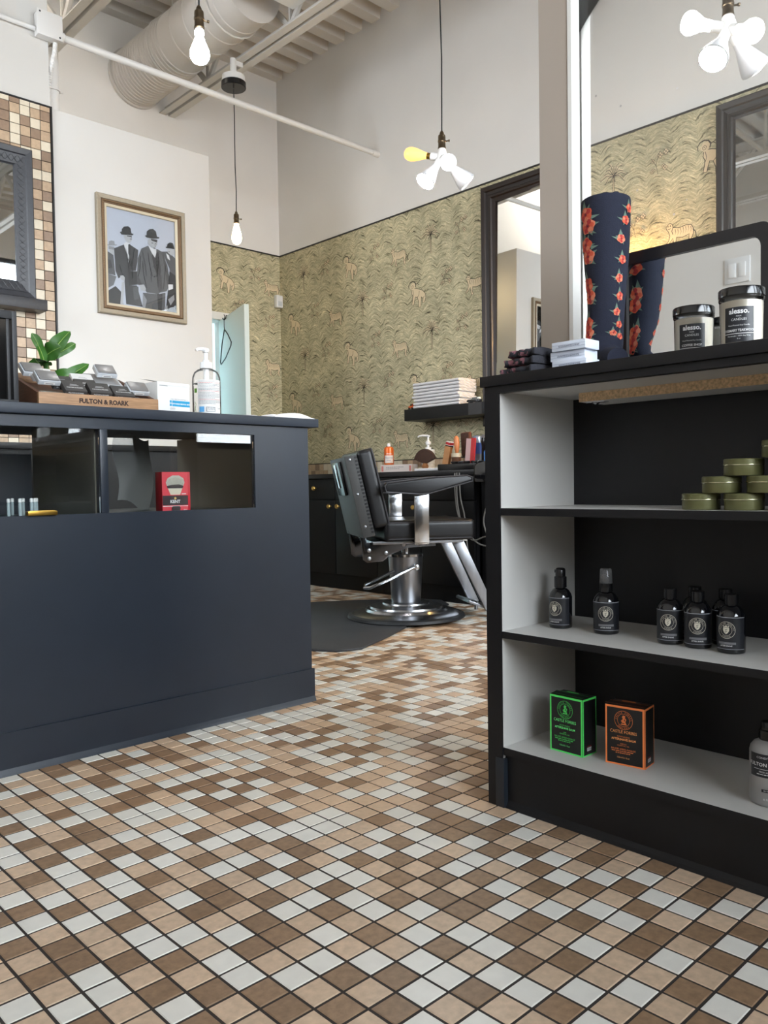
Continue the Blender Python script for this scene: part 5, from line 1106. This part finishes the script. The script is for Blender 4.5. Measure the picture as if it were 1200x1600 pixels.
for n, (y0, pts) in enumerate(((3.10, [(KX-.014, 3.085, .755), (KX-.02, 3.08, .66), (KX-.03, 3.05, .52), (KX-.03, 2.98, .42), (KX-.03, 2.90, .36), (KX-.01, 2.82, .345)]), (3.08, [(KX-.014, 3.07, .755), (KX-.025, 3.06, .60), (KX-.03, 3.02, .46), (KX-.03, 2.95, .38), (KX-.03, 2.86, .40), (KX-.01, 2.76, .42)]), (3.06, [(KX-.014, 3.05, .755), (KX-.02, 3.04, .62), (KX-.03, 3.00, .50), (KX-.04, 2.97, .30), (KX-.04, 2.93, .13), (KX-.02, 2.86, .10)]), (2.9, [(KX-.032, 2.80, .60), (KX-.036, 2.84, .56), (KX-.036, 2.86, .48), (KX-.036, 2.83, .40), (KX-.032, 2.80, .36)]))):
    P = []; V = [Vector(p) for p in pts]
    for i in range(len(V)-1):
        p0, p1, p2, p3 = V[max(0, i-1)], V[i], V[i+1], V[min(len(V)-1, i+2)]
        for q in range(6):
            t_ = q/6; P.append(.5*((2*p1)+(p2-p0)*t_+(2*p0-5*p1+4*p2-p3)*t_*t_+(3*p1-p0-3*p2+p3)*t_**3))
    o = MB().tube(P+[V[-1]], .0042, 6).build('power_cord', CBL, None)
    tag(o, ('grey clipper cord hanging nearest the barber chair', 'grey clipper cord looping in the middle of the bunch', 'grey clipper cord reaching down to the floor trim', 'short grey cord looped on the shampoo sink')[n], 'cord')

# floating shelf with towels
fs = thing('floating_shelf', 'black floating shelf on the wallpapered wall', 'shelf', (3.95, 3.4, 1.12))
MB().box(3.85, X1-.002, 2.95, 3.825, 1.112, 1.187).build('shelf_box', BLACK, fs, world=True, bevel=.002); MB().box(3.848, 3.8502, 3.165, 3.27, 1.114, 1.185).build('end_cap', mat('grey black panel', (52, 52, 54), .4), fs, world=True, smooth=0)
tw = None
ords = ['lowest', 'second from the bottom', 'third from the bottom', 'fourth from the bottom', 'fifth from the bottom', 'sixth from the bottom', 'seventh from the bottom', 'topmost']
for n in range(8):
    y0, y1, x0, x1, hh = 3.35, 3.745, 3.855, 4.02, .0208
    rr = random.Random(n+5); a, b = rr.uniform(-.006, .006), rr.uniform(-.008, .008)
    t = thing('folded_towel', 'folded white towel, %s in the stack on the floating shelf' % ords[n], 'towel', (x0+a, y0+b, 1.1873+n*hh), 0, 'white towels on the floating shelf')
    mb = MB(); W_, D_ = y1-y0, x1-x0
    def prof(u, v, s=n):
        ang = 2*PI*u; c, q = math.cos(ang), math.sin(ang)
        f = lambda w_: math.copysign(abs(w_)**.35, w_)
        return (D_/2+D_/2*f(c), W_*v, hh/2+(hh/2-.0002)*f(q)*(1-.12*abs(math.sin(9*v+s))))
    mb.grid(prof, 24, 14, cu=True); mb.f += [tuple(range(24))[::-1], tuple(13*24+q for q in range(24))]; mb.m += [0, 0]
    mb.build('folded_body', TOW, t, smooth=60)
    fr_ = MB()
    for q in range(3):
        zz = .003+q*.0062
        fr_.grid(lambda u, v: (.002+D_*u*.96, -.004-.004*math.sin(26*u+q+n)-.003*v, zz+.0028*v+.002*math.sin(19*u+2*q+n)), 16, 3)
    fr_.build('frilled_edge', mat('cream towel hem', (232, 224, 212), .9), t, smooth=0, fixn=False)
def car(nm, lab, loc, rz, body, roof, L):
    t = thing(nm, lab, 'toy car', loc, rz)
    MB().prism([(-L/2, .008), (L/2, .008), (L/2, .018), (L*.42, .024), (-L*.5, .024)], -.014, .014, 'y').build('car_body', body, t, bevel=.002); MB().prism([(-L*.46, .024), (L*.20, .024), (L*.10, .036), (-L*.42, .036)], -.012, .012, 'y').build('cabin', roof, t, bevel=.002)
    MB().prism([(-L*.30, .026), (L*.13, .026), (L*.07, .034), (-L*.30, .034)], -.0124, .0124, 'y').build('windows', BLKG, t, smooth=0)
    for sx in (-.3, .3):
        for sy in (-1, 1): MB().lathe([(.0075, -.003), (.0075, .003)], 12, (L*sx, sy*.0125, .0076), rotm(PI/2)).build('wheel', RUBBER, t, smooth=30)
car('toy_car', 'small white and black toy van on the floating shelf beside the towels', (3.90, 3.265, 1.1873), PI/2+.1, BLKP, mat('toy white', (226, 224, 214), .35), .095)
car('toy_car', 'small orange toy car at the left end of the floating shelf', (3.885, 3.785, 1.1873), PI/2-.2, mat('toy orange', (206, 92, 34), .35), mat('toy dark orange', (150, 62, 26), .4), .055)

# wall mirrors
MF = mat('dark walnut black moulding', (34, 26, 23), .42, spec=.3)
for lab, y0, y1, z0 in (('tall dark-framed wall mirror left of the greige post', 2.545, 3.292, 1.05), ('tall dark-framed wall mirror farther right, seen through the glass screen', 1.02, 1.803, 1.05)):
    t = thing('wall_mirror', lab, 'mirror', (X1, (y0+y1)/2, 1.8), 0, 'big mirrors along the wallpapered wall')
    fm = frame_strip(y0, y1, z0, 2.527, [(0, 0), (0, .034), (.008, .040), (.028, .034), (.034, .026), (.052, .022), (.058, .030), (.072, .030), (.078, .020), (.096, .014), (.100, .014), (.100, .006)], 0)
    fm.v = [Vector((X1-.0018+v.y, v.x, v.z)) for v in fm.v]; fm.build('moulding', MF, t, world=True, smooth=0)
    MB().box(X1-.024, X1-.020, y0+.092, y1-.092, z0+.092, 2.527-.092, R=rotm(0, .012 if y0 > 2 else 0, -.045 if y0 > 2 else 0)).build('mirror_glass', MIRROR, t, world=True, smooth=0)

# things on the worktop
def put(nm, lab, cat, y, x=3.72, rz=0, group=None, z=KT+.0004): return thing(nm, lab, cat, (x, y, z), rz, group)
t = put('spray_can', 'orange spray can with a white nozzle on the station worktop', 'can', 3.842)
MB().lathe([(.030, 0), (.032, .004), (.032, .150), (.029, .163), (.018, .170)], 24).build('can_body', mat('orange can', (222, 104, 34), .3, .2), t); MB().lathe([(.012, .170), (.013, .172), (.012, .186), (.008, .192), (0, .193)], 14).build('nozzle', WHITEP, t)
k = Ink(); k.rect(-.032, .062, .032, .112, 0, 14); k.text('Clippercide', 0, .092, .010, 1, sx=.8); k.text('SPRAY', 0, .076, .007, 1); k.rect(-.02, .120, .02, .124, 0, 8); k.build('printed_band', [mat('pale can print', (226, 214, 206), .4), mat('can blue print', (70, 80, 130), .4)], cyl(.0322, math.atan2(-.723, -.69)), t)
t = put('paper_box', 'long white paper-strip box with pink printing on the worktop', 'box', 3.69, 3.66, math.radians(98))
MB().box(-.125, .125, -.03, .03, 0, .048).build('carton', mat('off white carton', (226, 214, 208), .55), t, bevel=.001)
k = Ink(); k.rect(-.118, .006, -.102, .040, 0); k.rect(.102, .006, .118, .040, 0); fake_lines(k, -.08, .06, (.030,), .004, 1, 3); fake_lines(k, -.08, .03, (.02,), .003, 1, 5); k.build('printed_side', [mat('pink print', (206, 130, 120), .5), mat('faint grey print', (150, 140, 138), .5)], flat((0, .0301, 0), (-1, 0, 0), (0, 0, 1), (0, 1, 0)), t)
t = put('pump_dispenser', 'white ribbed pump dispenser bottle on the worktop', 'bottle', 3.49)
MB().lathe([(.038, 0), (.042, .003)]+[(.042-.0016*(q % 2), .006+q*.0075) for q in range(17)]+[(.040, .136), (.03, .138)], 28).build('ribbed_body', mat('milky plastic', (222, 222, 218), .35), t, smooth=0)
MB().lathe([(.019, .138), (.019, .150), (.008, .152), (.008, .165), (.016, .168), (.018, .182), (.010, .190), (.006, .196), (.006, .214), (.012, .216), (.013, .224), (0, .226)], 18).tube([(0, 0, .221), (-.02, .03, .224), (-.03, .05, .221), (-.034, .056, .214)], [.007, .006, .005, .004], 8).build('pump_head', WHITEP, t)
o = MB().box(3.54, 3.68, 3.235, 3.44, KT+.0004, KT+.016).build('folded_towel', TOW, None, bevel=.006, seg=3); tag(o, 'thin folded white towel at the front edge of the worktop', 'towel')
t = put('neck_duster', 'brown fan-shaped neck duster brush with a turned wooden handle', 'brush', 3.405, 3.60, .0, None, KT+.0166)
R = rotm(0, 0, 0)
MB().lathe([(.016, 0), (.020, .006), (.022, .016), (.017, .024), (.014, .032)], 18).build('handle', mat('turned wood', (136, 88, 48), .4), t)
fan = [(.010, .030)]+[(.088*math.cos(PI*(.10+.80*q/16)), .030+.088*math.sin(PI*(.10+.80*q/16))) for q in range(17)]+[(-.010, .030)]
MB().prism([(a, b) for a, b in fan], -.012, .012, 'x').build('bristle_fan', mat('dark brown bristle', (66, 42, 30), .8, var=.4, scale=120, stretch=(1, 6, 1)), t, bevel=.004)
t = put('tool_tray', 'black tray of combs and brushes at the end of the worktop', 'tray', 3.03, 3.66, 0)
MB().box(-.14, .14, -.09, .20, 0, .035).build('tray', BLKP, t, bevel=.004)
zt = KT+.036
def tool(nm, lab, cat, y, x, tilt, roll, parts):
    t = thing(nm, lab, cat, (x, y, zt), 0); R = rotm(roll, tilt, 0)
    for pn, mb, m in parts: mb.v = [R @ v for v in mb.v]; mb.build(pn, m, t, smooth=50)
    return t
def slim(w_, h_, d_=.012, z0=0): return MB().box(-d_/2, d_/2, -w_/2, w_/2, z0, z0+h_)
def rod(prof): return MB().lathe(prof, 14)
RED = mat('red plastic', (190, 44, 48), .4)
t = thing('tool_cup', 'clear amber cup with a pale band holding brushes on the tray', 'cup', (3.60, 3.155, zt), 0)
MB().lathe([(.026, 0), (.028, .003), (.028, .052)], 20).build('cup', mat('brown cup', (92, 62, 44), .3), t); MB().lathe([(.0288, .040), (.0288, .062)], 20).build('pale_band', mat('pale band', (196, 182, 156), .5), t)
tool('shaving_brush', 'pale-handled brush standing in the cup', 'brush', 3.165, 3.60, 0, .05, [('handle', rod([(.006, .064), (.010, .075), (.011, .10), (.008, .115)]), mat('bone handle', (206, 198, 176), .4)), ('tip', rod([(.008, .115), (.012, .13), (.006, .142), (0, .143)]), mat('sage bristle', (150, 150, 120), .7))])
tool('wooden_brush', 'round-topped orange wooden brush standing in the cup', 'brush', 3.142, 3.595, 0, -.04, [('handle', rod([(.008, .064), (.014, .085), (.017, .12), (.015, .15), (.008, .162), (0, .164)]), mat('orange wood', (196, 120, 72), .4, var=.1, scale=20))])
tool('club_brush', 'dark bristled brush behind the cup', 'brush', 3.12, 3.66, 0, -.05, [('bristles', slim(.06, .13, .03, .05), mat('dark brown bristles', (70, 44, 32), .8, var=.3, scale=90)), ('back', slim(.062, .14, .012, .045), mat('red brown wood', (110, 58, 40), .4))])
tool('flat_brush', 'pale wooden flat brush leaning beside the cup', 'brush', 3.235, 3.60, 0, .22, [('paddle', slim(.045, .105, .02), mat('tan wood', (186, 132, 84), .5, var=.1, scale=20))])
k_ = tool('barber_cloth', 'small red, white and black striped holder beside the wooden brush', 'holder', 3.262, 3.63, 0, .25, [('sleeve', slim(.034, .11, .03, .03), mat('holder white', (220, 214, 210), .5)), ('stripe', slim(.035, .018, .031, .06), RED), ('stripe', slim(.035, .016, .031, .10), BLKP), ('stripe', slim(.035, .014, .031, .12), RED)])
tool('barber_comb', 'red and clear comb standing at the right of the brushes', 'comb', 3.035, 3.60, 0, .10, [('spine', slim(.030, .145, .008), RED), ('teeth', MB().box(-.003, .003, .016, .052, .006, .14), mat('pink clear teeth', (206, 170, 168), .3))])
tool('spray_tin', 'tall silver and blue spray tin at the right end of the tray', 'can', 3.125, 3.755, 0, 0, [('body', rod([(.028, 0), (.030, .004), (.030, .155), (.026, .165), (.012, .17)]), mat('silver blue tin', (150, 165, 190), .25, .5)), ('logo', rod([(.0304, .06), (.0304, .125)]), mat('blue logo', (52, 86, 170), .4))])
tool('hair_clipper', 'black hair clipper standing at the right end of the tray', 'clipper', 3.035, 3.72, 0, 0, [('body', rod([(.02, 0), (.024, .01), (.022, .10), (.026, .125), (.022, .15), (0, .152)]), BLKP), ('blade', slim(.036, .018, .02, .15), STEEL)])
tool('blue_bottle', 'small blue bottle at the very end of the tool tray', 'bottle', 2.905, 3.57, 0, 0, [('body', rod([(.014, 0), (.015, .06), (.008, .072), (.008, .085)]), mat('blue plastic', (54, 120, 190), .35))])
for n in range(5):
    t = thing('clipper_guard', 'small black clipper guard lying along the front of the tool tray', 'guard', (3.545+.008*(n % 2), 3.115-.045*n, zt), .3*n, 'clipper guards on the tray')
    MB().box(-.012, .012, -.018, .018, 0, .014).build('guard_body', BLKP, t, bevel=.002)
    for q in range(5): MB().box(-.022, -.012, -.016+q*.007, -.013+q*.007, .003, .012).build('tooth', BLKP, t, smooth=0)

# ------------------------------------------------------------------ barber chair and mat
o = MB().prism([(3.47, 3.11), (3.56, 3.25), (3.51, 3.38), (3.24, 3.62), (2.98, 3.78), (2.70, 3.86), (2.25, 3.60), (2.02, 3.10), (2.03, 2.82), (2.18, 2.585), (2.235, 2.553), (2.29, 2.545), (2.56, 2.66), (2.8, 2.78), (3.1, 2.95)], .0006, .011, 'z').build('floor_mat', mat('charcoal rubber mat', (52, 53, 55), .6, var=.12, scale=6, bump=.15, bscale=120), None, bevel=.003); tag(o, 'black rubber anti-fatigue mat on the tiles under the barber chair', 'mat')
bc = thing('barber_chair', 'black vinyl barber chair with chrome arms on a round steel pump base', 'chair', (2.9916, 2.9773, .0112), math.radians(-31.7))
MB().lathe([(0, .0), (.298, .0), (.305, .004), (.300, .016), (.285, .022), (0, .022)], 56).build('rubber_ring', RUBBER, bc)
MB().lathe([(.283, .0221), (.262, .030), (.215, .036), (.205, .046), (.190, .049), (.186, .058), (.140, .066), (.125, .069), (.122, .076), (.100, .080), (0, .08)], 56).build('base_dome', mat('satin chrome', (176, 177, 180), .26, 1, var=.05, scale=14), bc, smooth=25)
MB().lathe([(.074, .08), (.076, .084), (.089, .312)], 40).build('pump_cylinder', STEEL, bc, smooth=30)
MB().lathe([(.0895, .312), (.0935, .314), (.0935, .326), (.088, .330), (.03, .331), (0, .331)], 40).build('chrome_cap', CHROME, bc, smooth=30)
MB().lathe([(.022, .331), (.022, .392)], 16).build('piston', CHROME, bc)
lv = MB(); lv.tube([(.03, -.088, .262), (-.02, -.105, .245), (-.13, -.115, .20), (-.21, -.11, .168), (-.235, -.09, .166), (-.225, -.055, .178), (-.14, -.045, .212), (-.06, -.04, .245)], .008, 8); lv.lathe([(.016, 0), (.016, .012), (.010, .016)], 14, (.035, -.082, .262), rotm(PI/2))
lv.build('pump_lever', CHROME, bc)
for s in (-1, 1):
    MB().prism([(-.275, .50), (-.25, .50), (-.235, .40), (.115, .402), (.115, .374), (-.03, .368), (-.12, .335), (-.155, .305), (-.235, .300), (-.255, .315)], s*.165, s*.171, 'y').build('side_bracket', mat('dark chrome', (86, 88, 92), .16, 1), bc, bevel=.001)
    for x, z in ((-.225, .32), (-.225, .36), (-.14, .345), (-.05, .385)): MB().lathe([(.010, 0), (.010, .004), (.005, .006), (0, .006)], 10, (x, s*.171, z), rotm(PI/2 if s < 0 else -PI/2)).build('bolt', STEEL, bc)
MB().box(-.21, .25, -.20, .20, .389, .404).build('seat_frame', STEEL, bc, bevel=.002)
def pad(x0, x1, y0, y1, z0, z1, r): return MB().box(x0, x1, y0, y1, z0, z1)
PIPING = mat('grey piping', (58, 58, 62), .45)
sc = MB().box(-.16, .30, -.245, .245, .405, .508).build('seat_cushion', LEATHER, bc, bevel=.028, seg=5)
def loop(pts, nm, par, r=.004): return MB().tube(pts, r, 6, closed=True).build(nm, PIPING, par)
def rect_loop(x0, x1, y0, y1, z, r, n=5): return [(x, y, z) for x, y in [(cx+r*math.cos(a0+PI/2*q/n), cy+r*math.sin(a0+PI/2*q/n)) for cx, cy, a0 in ((x1-r, y1-r, 0), (x0+r, y1-r, PI/2), (x0+r, y0+r, PI), (x1-r, y0+r, 1.5*PI)) for q in range(n+1)]]
loop(rect_loop(-.155, .297, -.242, .242, .496, .03), 'piping', sc); loop(rect_loop(-.155, .297, -.242, .242, .416, .03), 'piping', sc)
RB = rotm(0, -math.radians(12.5), 0); org = Vector((-.165, 0, .45))
def lean(mb): mb.v = [org+RB @ (v-org) for v in mb.v]; return mb
bcush = lean(MB().box(-.205, -.125, -.245, .245, .475, .862)).build('back_cushion', LEATHER, bc, bevel=.026, seg=5)
lean(MB().box(-.268, -.206, -.24, .24, .445, .848)).build('back_shell', mat('grey ribbed shell', (50, 50, 49), .55), bc, bevel=.006)
rb_ = MB()
for q in range(22):
    for s in (-1, 1): rb_.box(-.222, -.208, s*.2405-.002, s*.2405+.002, .462+q*.0175, .472+q*.0175)
lean(rb_).build('ribbed_edge', LEATHER, bc, smooth=0)
for z in (.50, .66, .83):
    for s in (-1, 1): lean(MB().lathe([(.007, 0), (.005, .003), (0, .004)], 10, (-.245, s*.24, z), rotm(PI/2 if s < 0 else -PI/2))).build('rivet', STEEL, bc)
lean(MB().box(-.285, -.268, -.11, .11, .66, .83)).build('headrest_socket', BLKP, bc, bevel=.004); lean(MB().box(-.292, -.285, -.03, .03, .70, .82)).build('headrest_slot', CHROME, bc, bevel=.002)
loop([tuple(org+RB @ (Vector(p)-org)) for p in [(-.128, y, z) for y, z in [(q[0], q[1]) for q in [(p_[0], p_[1]) for p_ in rect_loop(-.243, .243, .478, .86, 0, .03)]]]], 'piping', bcush)
for s in (-1, 1):
    y = s*.285
    pr_a = [(-.165, .648), (-.172, .672), (-.160, .690), (.04, .712), (.235, .722), (.262, .712), (.262, .694), (.05, .638), (.0, .634)]
    ar = MB().prism(pr_a, y-.036, y+.036, 'y').build('arm_pad', LEATHER, bc, bevel=.008, seg=3)
    q = MB().tube([(a, y-.036*1.02, b) for a, b in pr_a], .0035, 6, closed=True).tube([(a, y+.036*1.02, b) for a, b in pr_a], .0035, 6, closed=True).build('piping', PIPING, ar)
    MB().box(-.022, .05, y-.006, y+.006, .40, .648).build('arm_support', CHROME, bc, bevel=.0015)
    MB().box(-.022, .05, min(y, s*.20), max(y, s*.20), .392, .404).build('arm_foot', CHROME, bc, bevel=.0015)
    for x in (-.005, .03): MB().lathe([(.009, 0), (.009, .005), (0, .006)], 10, (x, s*.262, .392), rotm(PI)).build('bolt', STEEL, bc)
    # footrest bars
    a, b = Vector((.235, s*.125, .405)), Vector((.412, s*.125, .035)); d = (b-a).normalized(); n_ = Vector((d.z, 0, -d.x))
    mb = MB(); pts = [a+n_*.028, a-n_*.028, b-n_*.024, b+n_*.024]
    mb.add([(p.x, s*.125-.012, p.z) for p in pts]+[(p.x, s*.125+.012, p.z) for p in pts], [(0, 1, 2, 3), (7, 6, 5, 4), (0, 4, 5, 1), (1, 5, 6, 2), (2, 6, 7, 3), (3, 7, 4, 0)])
    mb.build('footrest_bar', STEEL, bc, bevel=.003)
    MB().box(.20, .29, s*.125-.014, s*.125+.014, .392, .414).build('bar_hinge', CHROME, bc, bevel=.002)
ft = MB().box(.30, .425, -.112, .112, .048, .062, R=rotm(0, .35, 0)).build('foot_plate', STEEL, bc, bevel=.002)
for q in range(6):
    o = MB().box(.305+q*.02, .311+q*.02, -.108, .108, .062, .066, R=rotm(0, .35, 0), c=(.3625, 0, .055)).build('tread_ridge', STEEL, ft, smooth=0)
for s in (-1, 1): MB().lathe([(.010, 0), (.010, .045), (.006, .05)], 10, (.415, s*.11, -.0), None).build('foot_stub', STEEL, bc)
